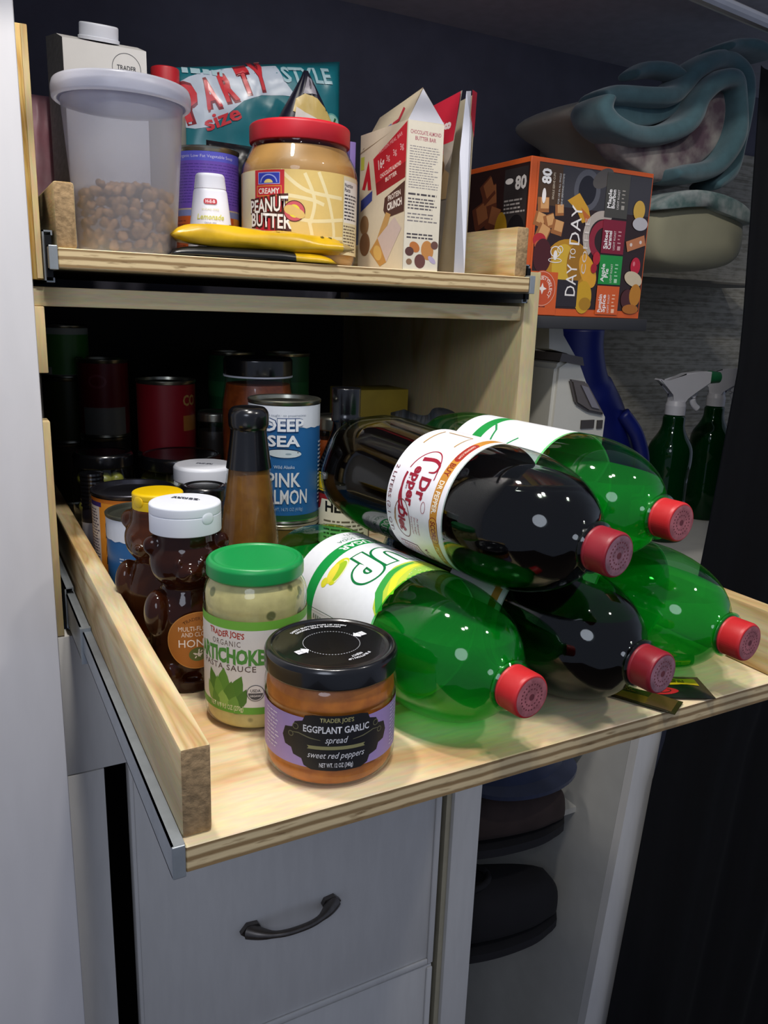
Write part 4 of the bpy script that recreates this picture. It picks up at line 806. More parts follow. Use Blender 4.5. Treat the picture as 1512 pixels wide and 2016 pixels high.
# milk carton behind the tub
t = thing('drink_carton', 'white drink carton with white screw cap, behind the frosted tub', 'carton', (0.0365, 0.5500, ZT))
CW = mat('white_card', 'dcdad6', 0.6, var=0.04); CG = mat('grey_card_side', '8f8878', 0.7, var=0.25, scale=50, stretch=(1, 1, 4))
bm = nb(); prism(bm, [(0.0, 0.0), (0.0, 0.2050), (0.040, 0.2180), (0.125, 0.2360), (0.125, 0.0)], 0.0, 0.0800, 'x')
bm.faces.ensure_lookup_table(); bmesh.ops.recalc_face_normals(bm, faces=bm.faces)
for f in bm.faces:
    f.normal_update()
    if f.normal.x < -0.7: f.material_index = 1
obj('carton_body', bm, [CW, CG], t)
o = obj('screw_cap', lathe([(0, 0), (0.0200, 0.0), (0.0200, 0.003), (0.0188, 0.0035), (0.0188, 0.0150, 0.002), (0, 0.0155)], 60, mod=lambda a, z: 1.0), WCAP, t, sharp=40); o.location = (0.0380, 0.022, 0.2125); o.rotation_euler = (rad(14), 0, 0)
s = Sheet(); s.ring(0.060, 0.186, 0.0140, 0.0006, '55555a', 40); s.text('TRADER', 0.060, 0.1865, 0.0044, '3a3a40', w=0.019, bold=0.02)
s.build('printing', on_flat((0, 0, 0), (1, 0, 0), (0, 0, 1)), t, 0.6)
# red-capped bottle
t = thing('red_capped_bottle', 'pale bottle with red cap peeking between the tub and the teal bag', 'bottle', (0.1540, 0.6280, ZT))
obj('bottle_body', lathe([(0, 0), (0.020, 0.0, 0.002), (0.0215, 0.004), (0.0215, 0.165, 0.012), (0.0130, 0.188, 0.004), (0.0130, 0.196)], 40), mat('pale_bottle', '9a9488', 0.4, var=0.1), t, sharp=50)
obj('cap', lathe([(0, 0.190), (0.0155, 0.190), (0.0158, 0.212, 0.002), (0, 0.213)], 60, mod=lambda a, z: 1 - 0.015 * (int(a / (2 * pi) * 60 + .5) % 2)), mat('red_lid_plastic', 'c4222c', 0.45, var=0.05), t, sharp=40)
# pink zip bag at the far left
def pillow_fn(w, h, d, seal=0.0, cr=0.0, seed=0):
    def f(u, v):   # u,v in -1..1 -> bulge
        b = max(0, 1 - abs(u) ** 4) * max(0, 1 - abs(v) ** 4); n = noise.noise(Vector((u * 2.2 + seed, v * 2.2, seed * 3.1))) * cr + noise.noise(Vector((u * 6 + seed, v * 6, 1.7))) * cr * 0.35
        return d * sqrt(b) + n * min(1, 3 * b)
    return f
def bag(name, w, h, f, m, parent, N=28, outline=None):
    bm = nb(); T = []
    for s_ in (-1, 1):
        rows = []
        for j in range(N + 1):
            row = []
            for i in range(N + 1):
                u, v = i / N * 2 - 1, j / N * 2 - 1; x, z = u * w / 2, (v + 1) * h / 2
                if outline: x, z = outline(u, v)
                row.append(bm.verts.new((x, s_ * (f(u, v) + 0.0006), z)))
            rows.append(row)
        T.append(rows)
    for k_, rows in enumerate(T):
        for j in range(N):
            for i in range(N):
                q = (rows[j][i], rows[j][i + 1], rows[j + 1][i + 1], rows[j + 1][i]); bm.faces.new(q if k_ == 0 else q[::-1])
    for i in range(N):
        for e in ((0, i, 0, i + 1), (N, i + 1, N, i)): bm.faces.new((T[0][e[0]][e[1]], T[1][e[0]][e[1]], T[1][e[2]][e[3]], T[0][e[2]][e[3]]))
        for e in ((i + 1, 0, i, 0), (i, N, i + 1, N)): bm.faces.new((T[0][e[0]][e[1]], T[1][e[0]][e[1]], T[1][e[2]][e[3]], T[0][e[2]][e[3]]))
    return obj(name, bm, m, parent, smooth=True)
t = thing('zip_bag', 'small pink and white zip bag at the far left behind the carton', 'bag', (0.0180, 0.7200, ZT))
f = pillow_fn(0.05, 0.16, 0.010, cr=0.003, seed=2)
bag('bag_film', 0.050, 0.185, f, mat('pink_film', 'c07f8c', 0.4, var=0.2, scale=30, col2='cfa6b0'), t)
# teal party-size bag
bgx, bgy, bgr = 0.2670, 0.6300, rad(-3)
t = thing('snack_bag', 'big teal party-size snack bag standing behind the peanut butter jar', 'bag', (bgx, bgy, ZT), bgr)
def tout(u, v):
    h = 0.2340 + 0.0180 * u; return (u * 0.1020 - 0.002 * v, (v + 1) / 2 * h)
f = pillow_fn(0.204, 0.23, 0.024, cr=0.007, seed=5)
TEAL = mat('teal_film', '12707c', 0.3, var=0.2, scale=20, spec=0.6)
bag('bag_film', 0.204, 0.23, f, TEAL, t, 36, tout)
def tfn(u, v, l):
    uu = max(-1, min(1, u / 0.102)); h = 0.2340 + 0.0180 * uu; vv = max(-1, min(1, v / h * 2 - 1)); return (u - 0.002 * vv, -(f(uu, vv) + 0.0008 + l), v)
s = Sheet()
s.poly([(-0.100, 0.1540), (-0.082, 0.1520), (-0.066, 0.1550), (-0.046, 0.1700), (-0.026, 0.1870), (-0.004, 0.1960), (0.022, 0.2000), (0.040, 0.2005), (0.026, 0.2160), (0.017, 0.2330), (-0.030, 0.2250), (-0.062, 0.2160), (-0.085, 0.2070), (-0.100, 0.1980)], 'b8c4d2')
for c, b in (('7a1f28', 0.11), ('c8343c', 0.04)):
    for ch, x, y, h, w_, ro in (('P', -0.086, 0.177, 0.036, 0.020, 16), ('A', -0.064, 0.187, 0.028, 0.018, 18), ('R', -0.043, 0.197, 0.028, 0.017, 18), ('T', -0.023, 0.207, 0.027, 0.016, 16), ('Y', -0.005, 0.214, 0.028, 0.018, 14)): s.text(ch, x, y + 0.003, h, c, w=w_, rot=ro, bold=b)
s.text('size', -0.052, 0.1660, 0.0150, 'c8343c', w=0.044, rot=24, bold=0.025)
s.text('STYLE', 0.054, 0.2270, 0.0170, '9fc0c8', w=0.064, rot=6, bold=0.03, shear=-0.15); s.lines(-0.092, 0.2100, -0.045, 0.2180, 1, 'a8c4cc', fill=0.8, seed=4)
s.ell(0.086, 0.176, 0.0125, 0.0130, '6fb0a8'); s.ell(0.086, 0.176, 0.0105, 0.0110, 'a9cfc0'); s.band([(0.081, 0.176), (0.084, 0.171), (0.091, 0.184)], 0.0028, '2c6a3c')
s.crect(0.012, 0.138, 0.044, 0.034, 'b9b078', 4); s.crect(0.014, 0.141, 0.034, 0.020, '8f9cb4', 4)
s.rect(-0.101, 0.098, -0.040, 0.116, '1c6e7c')
s.build('printing', tfn, t, 0.3, du=0.006, dv=0.006, spec=0.6, eps=0.00006)
# dark pointed bag in front of it
t = thing('snack_bag', 'dark pointed snack bag with pale yellow chip picture, above the peanut butter lid', 'bag', (0.2960, 0.5660, ZT), rad(-8))
def pout(u, v):
    q = (v + 1) / 2; wd = 0.058 if q < 0.55 else 0.058 * max(0.04, 1 - (q - 0.55) / 0.46); return (u * wd + 0.002 * q, q * 0.2190)
f2 = pillow_fn(0.11, 0.22, 0.016, cr=0.003, seed=9)
bag('bag_film', 0.11, 0.22, f2, mat('navy_film', '16162a', 0.45, var=0.2, spec=0.6), t, 28, pout)
def fn2(u, v, l):
    q = max(0, min(1, v / 0.219)); wd = 0.058 if q < 0.55 else 0.058 * max(0.04, 1 - (q - 0.55) / 0.46); un = max(-0.97, min(0.97, u / wd))
    return (un * wd + 0.002 * q, -(f2(un, 2 * q - 1) + 0.0010 + l), v)
s = Sheet(); s.poly([(-0.006, 0.192), (0.000, 0.211), (0.004, 0.208), (0.010, 0.192)], '8d8a94'); s.poly([(-0.018, 0.172), (-0.014, 0.186), (-0.004, 0.192), (0.010, 0.188), (0.022, 0.178), (0.030, 0.166), (0.026, 0.158), (0.008, 0.163)], 'c9b268'); s.poly([(-0.016, 0.166), (-0.014, 0.177), (0.010, 0.166), (0.024, 0.158), (-0.014, 0.154)], 'd8d4cc')
s.build('printing', fn2, t, 0.35, du=0.004, dv=0.004, eps=0.0002)
t = thing('snack_bag', 'small black crumpled pouch behind the purple can', 'bag', (0.2170, 0.5880, ZT), 0.1); bag('bag_film', 0.060, 0.136, pillow_fn(0.06, .13, 0.012, cr=0.006, seed=14), mat('black_pouch', '131318', 0.35, var=0.2), t, 20)
tag(bx('small_carton', (0.3460, 0.3535, 0.5450, 0.6000, ZT + 0.0002, ZT + 0.1475), mat('lilac_card', '8a72b8', 0.6, var=0.1), None, 0.0008), 'lilac carton showing beside the peanut butter jar', 'carton')
# purple and orange can
s = Sheet(); rr = 0.0337; H_ = 0.1130; hw = pi * rr - 0.0004
s.rect(-hw, 0.004, hw, H_ - 0.005, '6a4cb0'); s.rect(-hw, 0.099, hw, 0.108, '5a5cc8'); s.rect(-hw, 0.004, hw, 0.046, 'c05a28'); s.rect(-hw, 0.046, hw, 0.052, '7c86b8'); s.rect(-hw, 0.052, hw, 0.0535, 'b8a898'); s.text('Organic Low Fat Vegetable Soup', -0.002, 0.1035, 0.0028, 'c8c8e4', w=0.062)
s.lines(-0.060, 0.058, 0.06, 0.097, 14, '4c3690', fill=0.25, seed=5); s.rect(0.030, 0.010, 0.048, 0.046, 'cf8a3a'); s.rect(0.034, 0.020, 0.046, 0.036, '7a62a8'); s.lines(-0.058, 0.008, -0.016, 0.043, 10, '8a3c1c', fill=0.3, seed=6)
can('purple and orange soup can behind the white drink-mix bottle', 0.1688, 0.5205, 0.0337, 0.1135, None, ZT, group=None, art=s)
# white lemonade squeeze bottle
lx, ly = 0.1465, 0.4345; la = facing(lx, ly) + pi / 2
t = thing('squeeze_bottle', 'small white lemonade drink-mix squeeze bottle before the purple can', 'bottle', (lx, ly, ZT), la)
def oval(prof, dep=0.62, seg=48):
    bm = lathe(prof, seg)
    for v in bm.verts: v.co.y *= dep
    return bm
WP = mat('white_squeeze_plastic', 'e4e5ee', 0.38, var=0.02)
obj('bottle_body', oval([(0, 0), (0.0205, 0.0, 0.002), (0.0218, 0.006), (0.0215, 0.016), (0.0158, 0.062), (0.0150, 0.0640), (0.0146, 0.0645)]), WP, t, sharp=40)
o = obj('flip_cap', oval([(0.0142, 0.0646), (0.0150, 0.0650), (0.0136, 0.0765, 0.0015), (0.0120, 0.0785, 0.001), (0, 0.0790)]), WP, t, sharp=40)
s = Sheet(); s.crect(0, 0.0530, 0.0125, 0.0050, 'c2414a', 0, 0.0022); s.text('H-E-B', 0, 0.0530, 0.0028, 'ecdce0', w=0.0090, bold=0.03); s.text('SUGAR FREE', 0, 0.0458, 0.0016, 'd6d29a', w=0.016); s.text('Lemonade', 0, 0.0392, 0.0048, 'd2cf52', w=0.0250, bold=0.01, shear=0.2); s.text('DRINK MIX', 0, 0.0335, 0.0018, '8a88a4', w=0.011); s.ell(0, 0.0215, 0.0090, 0.0060, 'd8de22', a0=0, a1=180)
s.build('label', lambda u, v, l: (u, -(sqrt(max(0, (0.0218 - 0.000122 * max(0, v - .016) / .001) ** 2 - u * u)) * 0.62 + 0.0002 + l), v), t, 0.4, du=0.002)
# peanut butter
px_, py_ = 0.2526, 0.4702
t = thing('peanut_butter_jar', 'big jar of creamy peanut butter with red lid on the upper tray', 'jar', (px_, py_, ZT))
PB = mat('peanut_butter', 'b98a4c', 0.45, var=0.08, scale=50)
P = [(0, 0.001), (0.050, 0.0), (0.0585, 0.004, 0.004), (0.0600, 0.012), (0.0596, 0.016), (0.0596, 0.086), (0.0602, 0.090), (0.0590, 0.098, 0.006), (0.0525, 0.110, 0.008), (0.0492, 0.1165, 0.002), (0.0492, 0.126)]
obj('glass_jar', lathe(P, 72), GLASS, t, sharp=50)
obj('jar_contents', lathe([(0, 0.003)] + [(r - 0.0016, max(z, 0.003)) for r, z in fillet(P)[1:] if z < 0.1155] + [(0, 0.1140)], 72), PB, t, sharp=50)
obj('lid', lathe([(0, 0.1195), (0.0512, 0.1195), (0.0518, 0.1205), (0.0518, 0.1360, 0.0025), (0.0490, 0.1380, 0.001), (0, 0.1383)], 180, mod=lambda a, z: 1 - (0.004 * (int(a / (2 * pi) * 180 + .5) % 2) if .121 < z < .1345 else 0)), mat('red_jar_lid', 'c8202e', 0.42, var=0.04), t, sharp=50)
rr = 0.0602; s = Sheet(); hw = pi * rr - 0.001
s.rect(-hw, 0.0125, hw, 0.0890, 'd9bc72')
for pl in ([(-0.020, .088), (0.006, .070), (0.046, .066)], [(-0.020, .066), (0.010, .062), (0.024, .058)], [(0.018, .088), (0.030, .060), (0.036, .030), (0.030, .0125)], [(0.004, .086), (0.014, .062), (0.010, .040)], [(-0.016, .046), (0.012, .042), (0.048, .046)], [(-0.020, .030), (0.010, .026), (0.048, .028)], [(0.008, .044), (0.012, .026), (0.008, .0125)]):
    s.band([tuple(p) for p in spline([(x, y, 0) for x, y in pl], 6)] if False else [(p.x, p.y) for p in spline([(x, y, 0) for x, y in pl], 6)], 0.0034, 'e6d6a4')
s.rect(-0.0500, 0.0125, -0.0160, 0.0885, 'be2a32'); s.rect(-0.078, 0.0125, -0.0500, 0.0885, 'd8cfa8')
s.crect(-0.0330, 0.0808, 0.0250, 0.0110, 'a8b0e0'); s.crect(-0.0330, 0.0808, 0.0238, 0.0098, '3440b0'); s.ell(-0.0330, 0.0768, 0.0098, 0.0078, '9aa8e8', a0=0, a1=180); s.ell(-0.0330, 0.0768, 0.0086, 0.0066, '2a3aa8', a0=0, a1=180); s.ell(-0.0330, 0.0765, 0.0050, 0.0034, 'e4d27a', a0=0, a1=180)
s.crect(-0.0330, 0.0690, 0.0285, 0.0098, 'd89a3a'); s.crect(-0.0330, 0.0690, 0.0270, 0.0084, 'be2a32'); s.text('CREAMY', -0.0330, 0.0690, 0.0050, 'f0e4dc', w=0.0240, bold=0.02)
for c, b in (('4a2418', 0.13), ('f0ece4', 0.02)):
    s.text('PEANUT', -0.0345, 0.0560, 0.0128, c, w=0.0450, bold=b, wob=lambda x, y: (x, y * (1 + 0.15 * x / 0.024) + 0.0012 * sin(x * 90))); s.text('BUTTER', -0.0320, 0.0416, 0.0128, c, w=0.0470, bold=b, wob=lambda x, y: (x, y * (1 + 0.05 * x / 0.024) - 0.0010 * sin(x * 90)))
s.ell(-0.0060, 0.0505, 0.0108, 0.0100, '5a2418'); s.ell(-0.0060, 0.0505, 0.0099, 0.0091, 'c8545c'); s.ell(-0.0060, 0.0505, 0.0058, 0.0062, 'e2d23c', 20); s.ell(-0.0095, 0.0515, 0.0068, 0.0045, 'd9b66a', -12); s.ell(-0.0020, 0.0485, 0.0068, 0.0042, 'd9b66a', -25)
s.lines(-0.044, 0.0150, -0.020, 0.0185, 1, 'e8b0a8', seed=4)
s.rect(0.0480, 0.0125, 0.1100, 0.0880, 'd9d0ac'); s.rect(0.0495, 0.0440, 0.1080, 0.0840, 'e0ded8'); s.text('Nutrition', 0.0500, 0.0800, 0.0036, '2c2a34', w=0.016, al='l', bold=0.03); s.text('Facts', 0.0500, 0.0755, 0.0036, '2c2a34', w=0.010, al='l', bold=0.03)
s.lines(0.0500, 0.0460, 0.078, 0.0720, 8, '3c3a44', seed=3); s.lines(0.0490, 0.0150, 0.078, 0.0420, 9, '6a5c4a', seed=4)
s.build('label', on_cyl(0.0600, facing(px_, py_) + rad(1)), t, 0.45, du=0.004)
# yellow clear-windowed snack bag lying at the tray edge, with a black pouch below it
t = thing('snack_bag', 'flat yellow snack bag with clear ends lying in front of the peanut butter', 'bag', (0.1850, 0.3980, ZT + 0.0165), rad(-2))
f3 = pillow_fn(0.17, 0.05, 0.0105, cr=0.003, seed=21)
bm = nb(); N = 30; T = []
for s_ in (1, -1):
    T.append([[bm.verts.new(((i / N * 2 - 1) * 0.088, (j / N * 2 - 1) * 0.0200, (f3(i / N * 2 - 1, j / N * 2 - 1) + 0.0006) * (1.0 if s_ > 0 else -0.6) + 0.0015 * (1 - i / N * 2))) for i in range(N + 1)] for j in range(N + 1)])
for L_ in T:
    for j in range(N):
        for i in range(N):
            F = bm.faces.new((L_[j][i], L_[j][i + 1], L_[j + 1][i + 1], L_[j + 1][i]))
            F.material_index = 1 if (i > N * 0.90 or (abs(j - N * .33) < N * .14 and N * .08 < i < N * .70)) else 0
bmesh.ops.remove_doubles(bm, verts=bm.verts, dist=0.0013)
obj('bag_film', bm, [mat('yellow_film', 'd8ac14', 0.28, var=0.25, scale=35, spec=0.6), mat('tan_window_film', 'a58c56', 0.25, var=0.2, spec=0.6)], t, smooth=True)
s = Sheet(); rnd = random.Random(5)
for i in range(16): s.crect(-0.06 + i * 0.0090, -0.012 + rnd.random() * 0.012, 0.0035, 0.0022, '5a4a14', rnd.uniform(-30, 30))
s.build('printing', lambda u, v, l: (u, v, (f3(u / .088, v / .02) + 0.0009) + l + 0.0015 * (1 - (u / .088 + 1))), t, 0.3)
t = thing('snack_bag', 'flat black pouch with yellow stripe under the yellow bag at the tray edge', 'bag', (0.1750, 0.3960, ZT + 0.0004), rad(-2))
f4 = pillow_fn(0.17, 0.05, 0.0090, cr=0.0012, seed=31); bm = nb(); T = []
for s_ in (1, -1):
    T.append([[bm.verts.new(((i / N * 2 - 1) * 0.080, (j / N * 2 - 1) * 0.0190, 0.0012 + (f4(i / N * 2 - 1, j / N * 2 - 1)) * (1.0 if s_ > 0 else 0.0) - (0.0006 if s_ < 0 else 0))) for i in range(N + 1)] for j in range(N + 1)])
for L_ in T:
    for j in range(N):
        for i in range(N):
            F = bm.faces.new((L_[j][i], L_[j][i + 1], L_[j + 1][i + 1], L_[j + 1][i])); F.material_index = 1 if i > N * 0.70 else 0
bmesh.ops.remove_doubles(bm, verts=bm.verts, dist=0.0009)
obj('bag_film', bm, [mat('black_film', '141414', 0.3, var=0.1, spec=0.6), MATS['yellow_film']], t, smooth=True)
s = Sheet(); s.text('BAJA', -0.002, 0.0030, 0.0034, 'b8b4a8', w=0.016, bold=0.02); s.ring(0.018, 0.0022, 0.0050, 0.0005, 'b8b4a8', 24, ry=0.0022)
s.build('printing', lambda u, v, l: (u, -0.0176 - l, v + 0.0006), t, 0.4)
# protein bar cartons
CREAM = mat('cream_card', 'd8cdb4', 0.55, var=0.06); CWH = mat('card_inside_white', 'dfe0ea', 0.6, var=0.03)
t = thing('bar_carton', 'chocolate almond butter bar carton with gabled torn top on the upper tray', 'carton', (0.3290, 0.3790, ZT), rad(1.5))
W3, H3, D3 = 0.0420, 0.1405, 0.0980
bm = nb(); prism(bm, [(0, 0), (W3, 0), (W3, H3 + 0.001), (0, H3)], 0, D3); obj('carton_body', bm, CREAM, t)
bm = nb()
def slab(bm, q, th):
    A = [bm.verts.new(p) for p in q]; F = bm.faces.new(A); bmesh.ops.solidify(bm, geom=[F], thickness=th)
slab(bm, [(0, 0.0, H3), (0.0255, 0.018, H3 + 0.0350), (0.0200, D3 - 0.004, H3 + 0.0200), (-0.001, D3, H3 - 0.018)], 0.0006); obj('top_flap', bm, CREAM, t)
bm = nb(); slab(bm, [(W3, 0.0, H3 + 0.001), (0.0262, 0.018, H3 + 0.0360), (0.0210, D3 - 0.004, H3 + 0.0200), (W3, D3, H3)], 0.0006); obj('top_flap', bm, CREAM, t)
bm = nb(); slab(bm, [(0.0, 0.0, H3), (W3, 0.0, H3 + 0.001), (0.0258, 0.0165, H3 + 0.0345)], 0.0005); o = obj('dust_flap', bm, CWH, t); o['label'] = 'white torn dust flap'
s = Sheet(); s.rect(0, 0, W3, H3, 'dcd3c0'); s.text('CHOCOLATE ALMOND', W3 / 2, 0.1305, 0.0036, 'a85a68', w=0.0360, bold=0.02); s.text('BUTTER BAR', W3 / 2, 0.1250, 0.0036, 'a85a68', w=0.0245, bold=0.02)
s.lines(0.003, 0.0780, 0.0390, 0.1185, 17, '8c8686', seed=7, fill=0.35); s.lines(0.003, 0.0710, 0.0390, 0.0750, 1, '4a4448', seed=8); s.lines(0.003, 0.0580, 0.0390, 0.0700, 4, '5a5456', seed=9); s.lines(0.003, 0.0460, 0.0390, 0.0560, 3, '7c7676', seed=10, fill=0.35); s.lines(0.003, 0.0300, 0.0390, 0.0365, 2, '4a4448', seed=11)
for x, y, a, b, c, ro in ((0.0130, 0.0225, .0065, .0048, 'b8703a', -30), (0.0285, 0.0200, .0075, .0095, 'c08448', 10), (0.0070, 0.0180, .0052, .0044, '5a3a36', 0), (0.0370, 0.0255, .0045, .0040, '6a4a40', 0), (0.0200, 0.0090, .0065, .0070, '6a423e', 15), (0.0070, 0.0080, .0035, .0030, '8a6a50', 0), (0.0345, 0.0110, .0055, .0026, 'b4a6c0', -35)): s.ell(x, y, a, b, c, ro)
s.build('front_printing', on_flat((0, -0.0002, 0), (1, 0, 0), (0, 0, 1)), t, 0.5)
s = Sheet(); D = D3   # u runs from the back to the front edge
s.rect(0, 0, D, H3, 'cfc3ac'); s.poly([(D * 0.30, 0.1130), (D - 0.001, 0.1395), (D - 0.001, 0.0880), (D * 0.40, 0.0760)], 'b8202e'); s.poly([(D * 0.37, 0.0880), (D - 0.001, 0.1030), (D - 0.001, 0.0880), (D * 0.40, 0.0760)], '8f1a24')
s.text('PROTEIN MEAL BAR', D * 0.66, 0.1240, 0.0036, 'e0a8a8', w=D * 0.5, rot=14); s.text('16g', D * 0.48, 0.1070, 0.0090, 'ead4d0', w=D * 0.13, rot=12, bold=0.03)
for q in (0.62, 0.76, 0.90): s.text('3g', D * q, 0.1080 + (q - .5) * 0.025, 0.0060, 'e4c0c0', w=D * 0.07, rot=12)
s.text('CHOCOLATE ALMOND', D * 0.68, 0.0985, 0.0040, 'e8d0c8', w=D * 0.44, rot=12, bold=0.02); s.text('BUTTER', D * 0.70, 0.0920, 0.0040, 'e8d0c8', w=D * 0.24, rot=12, bold=0.02)
s.poly([(D * 0.06, 0.0850), (D * 0.20, 0.1130), (D * 0.28, 0.0830), (D * 0.20, 0.0830), (D * 0.18, 0.0930), (D * 0.13, 0.0840)], 'b8202e'); s.poly([(D * 0.04, 0.0620), (D * 0.30, 0.0720), (D * 0.30, 0.0820), (D * 0.04, 0.0740)], '3a4488'); s.rect(0.002, 0.105, D * 0.10, 0.118, 'b8bc4a')
s.poly([(D * 0.58, 0.0720), (D - 0.001, 0.0850), (D - 0.001, 0.0560), (D * 0.64, 0.0520), (D * 0.56, 0.0600)], '4a2c26'); s.text('PROTEIN', D * 0.78, 0.0730, 0.0050, 'd8ccc4', w=D * 0.26, rot=10, bold=0.03); s.text('CRUNCH', D * 0.79, 0.0645, 0.0070, 'e4dcd6', w=D * 0.30, rot=8, bold=0.04)
s.poly([(D * 0.42, 0.030), (D * 0.62, 0.058), (D * 0.72, 0.055), (D * 0.52, 0.022)], 'b89058'); s.poly([(D * 0.28, 0.0200), (D * 0.45, 0.0330), (D * 0.66, 0.0080), (D * 0.52, 0.0040)], 'b98a4c'); s.poly([(D * 0.45, 0.0330), (D * 0.80, 0.0520), (D * 0.95, 0.0400), (D * 0.66, 0.0080)], 'c4b2ae'); s.ell(D * 0.46, 0.0180, D * 0.10, 0.0070, 'd0aa62', -30); s.ell(D * 0.14, 0.048, D * 0.10, 0.010, '8a6a4a', 40); s.ell(D * 0.16, 0.028, D * 0.12, 0.012, '7c5a40', 20)
s.build('side_printing', on_flat((-0.0002, D3, 0), (0, -1, 0), (0, 0, 1)), t, 0.5)
bm = nb(); s = Sheet(); s.poly([(0.058, 0.006), (0.078, 0.008), (0.074, 0.026), (0.066, 0.032)], '9c2430'); s.poly([(0.036, 0.004), (0.060, 0.010), (0.056, 0.016), (0.034, 0.010)], '4a5488'); s.poly([(0.006, 0.002), (0.030, 0.006), (0.028, 0.018), (0.010, 0.014)], '8a7660')
o0 = Vector((0, 0.0, H3)); e1 = Vector((-0.001, D3, H3 - 0.018)) - o0; e2 = Vector((0.0255, 0.018, H3 + 0.035)) - o0; u_ = (-e1).normalized(); v_ = (e2 - u_ * e2.dot(u_)).normalized()
s.build('flap_printing', on_flat(o0 + e1 + Vector((-0.0009, 0, 0.0004)), u_, v_), t, 0.5)
# second carton, opened, red
t = thing('bar_carton', 'opened red and white bar carton right of the almond bar carton', 'carton', (0.3860, 0.3920, ZT), rad(-1))
RED = mat('red_card', 'bd1f36', 0.5, var=0.08); BRN = mat('brown_photo_card', '8f7a58', 0.55, var=0.4, scale=50); GRY = mat('grey_card_inside', '9a9186', 0.7, var=0.08)
bm = nb(); slab(bm, [(0.0000, 0.010, 0.0), (0.0060, 0.004, 0.1200), (0.0120, 0.000, 0.1790), (0.0080, 0.100, 0.1700), (-0.002, 0.104, 0.0)], 0.0006); o = obj('side_panel', bm, GRY, t)
s = Sheet(); s.poly([(0.0, 0.118), (0.0985, 0.122), (0.1035, 0.1780), (0.002, 0.1690)], 'bd1f36'); s.poly([(0.0, 0.075), (0.0970, 0.075), (0.0985, 0.1205), (0.0, 0.118)], '98805c'); s.ell(0.075, 0.103, 0.014, 0.010, '6a5030', 40); s.text('8', 0.0850, 0.1480, 0.0120, 'ecdcdc', w=0.007, rot=90, bold=0.05); s.text('BARS', 0.0760, 0.1470, 0.0045, 'e0a8b0', w=0.012, rot=90); s.text('Caramel', 0.0640, 0.1440, 0.0070, 'dca0aa', w=0.024, rot=90)
s.build('side_printing', lambda u, v, l: (-0.002 + 0.010 * (v / 0.179) - 0.0014 - l + (u / 0.104) * (0.002 + 0.002 * v / 0.179), 0.104 - u, v), t, 0.5, du=0.02, dv=0.02)
bm = nb(); slab(bm, [(0.0135, 0.000, 0.0), (0.0270, 0.000, 0.0), (0.0265, 0.001, 0.1500), (0.0235, 0.001, 0.1560), (0.0232, 0.001, 0.1800), (0.0175, 0.001, 0.1790), (0.0135, 0.001, 0.1200)], 0.0006); obj('front_flap', bm, CWH, t)
bm = nb(); slab(bm, [(0.0272, 0.000, 0.0), (0.0300, 0.100, 0.0), (0.0310, 0.098, 0.1740), (0.0290, 0.0005, 0.1785)], 0.0006); obj('side_panel', bm, CREAM, t)
bm = nb(); slab(bm, [(0.0235, -0.0006, 0.1575), (0.0287, -0.0006, 0.1360), (0.0296, -0.0006, 0.1790), (0.0238, -0.0006, 0.1810)], 0.0005); o = obj('torn_red_strip', bm, RED, t)
bm = nb(); slab(bm, [(0.0, 0.1045, 0.0), (0.030, 0.1010, 0.0), (0.030, 0.0995, 0.1650), (0.008, 0.1015, 0.1650)], 0.0006); obj('back_panel', bm, GRY, t)
# ---------------------------------------------------------------- coffee box on the grey shelf
t = thing('coffee_box', 'orange variety coffee box on the grey shelf right of the trays', 'box', (0.5310, 0.4420, 0.2754), 0)
W4, H4, D4 = 0.1960, 0.1800, 0.1550
ORG = mat('orange_card', 'cf5a24', 0.35, var=0.05)
obj('box_body', box(nb(), 0, W4, 0, D4, 0, H4, bev=0.0006, seg=1), ORG, t)
def cubes(s, pts, c1, c2):
    for x, y, a, r in pts: s.crect(x, y, a, a, c1, r); s.crect(x + a * .12, y + a * .12, a * .72, a * .72, c2, r)
s = Sheet(); B = 0.0095
s.rect(0.0090, B, W4 - 0.002, H4 - 0.005, '2c1c1a'); s.rect(0.0090, 0.0095, 0.012, H4 - 0.005, 'cf5a24')
s.rect(0.0120, 0.128, 0.060, H4 - 0.006, '4a3420'); s.rect(0.048, 0.128, W4 - 0.002, H4 - 0.006, '3a383c')
s.ell(0.088, 0.150, 0.021, 0.024, '55555c'); s.ell(0.088, 0.150, 0.014, 0.017, '1e1c22'); s.ell(0.112, 0.166, 0.018, 0.010, '55504c', 30)
cubes(s, ((0.022, 0.128, 0.017, 4), (0.018, 0.111, 0.016, -14), (0.033, 0.110, 0.016, 20), (0.024, 0.096, 0.019, -24), (0.046, 0.104, 0.017, -10), (0.047, 0.124, 0.013, 6)), '9c6234', 'd09a62')
s.poly([(0.058, 0.136), (0.076, 0.146), (0.092, 0.130), (0.098, 0.116), (0.084, 0.112), (0.074, 0.126)], 'c8942c'); s.poly([(0.080, 0.130), (0.096, 0.120), (0.090, 0.112)], 'b8642c')
s.ring(0.118, 0.098, 0.026, 0.010, 'b0a49a', 32, a0=60, a1=230); s.ring(0.122, 0.094, 0.020, 0.009, '8a2434', 32, a0=60, a1=240); s.ell(0.014 + 0.006, 0.088, 0.010, 0.008, 'b02a30'); s.ell(0.022, 0.082, 0.009, 0.006, 'c05a3a')
s.ell(0.066, 0.062, 0.036, 0.030, 'b8841e'); s.ell(0.060, 0.060, 0.018, 0.026, 'd0a834'); s.ell(0.080, 0.064, 0.015, 0.024, '9c6c1a'); s.ell(0.026, 0.070, 0.014, 0.020, '4a1c1e'); s.ell(0.100, 0.056, 0.012, 0.022, 'd89a2a', 30)
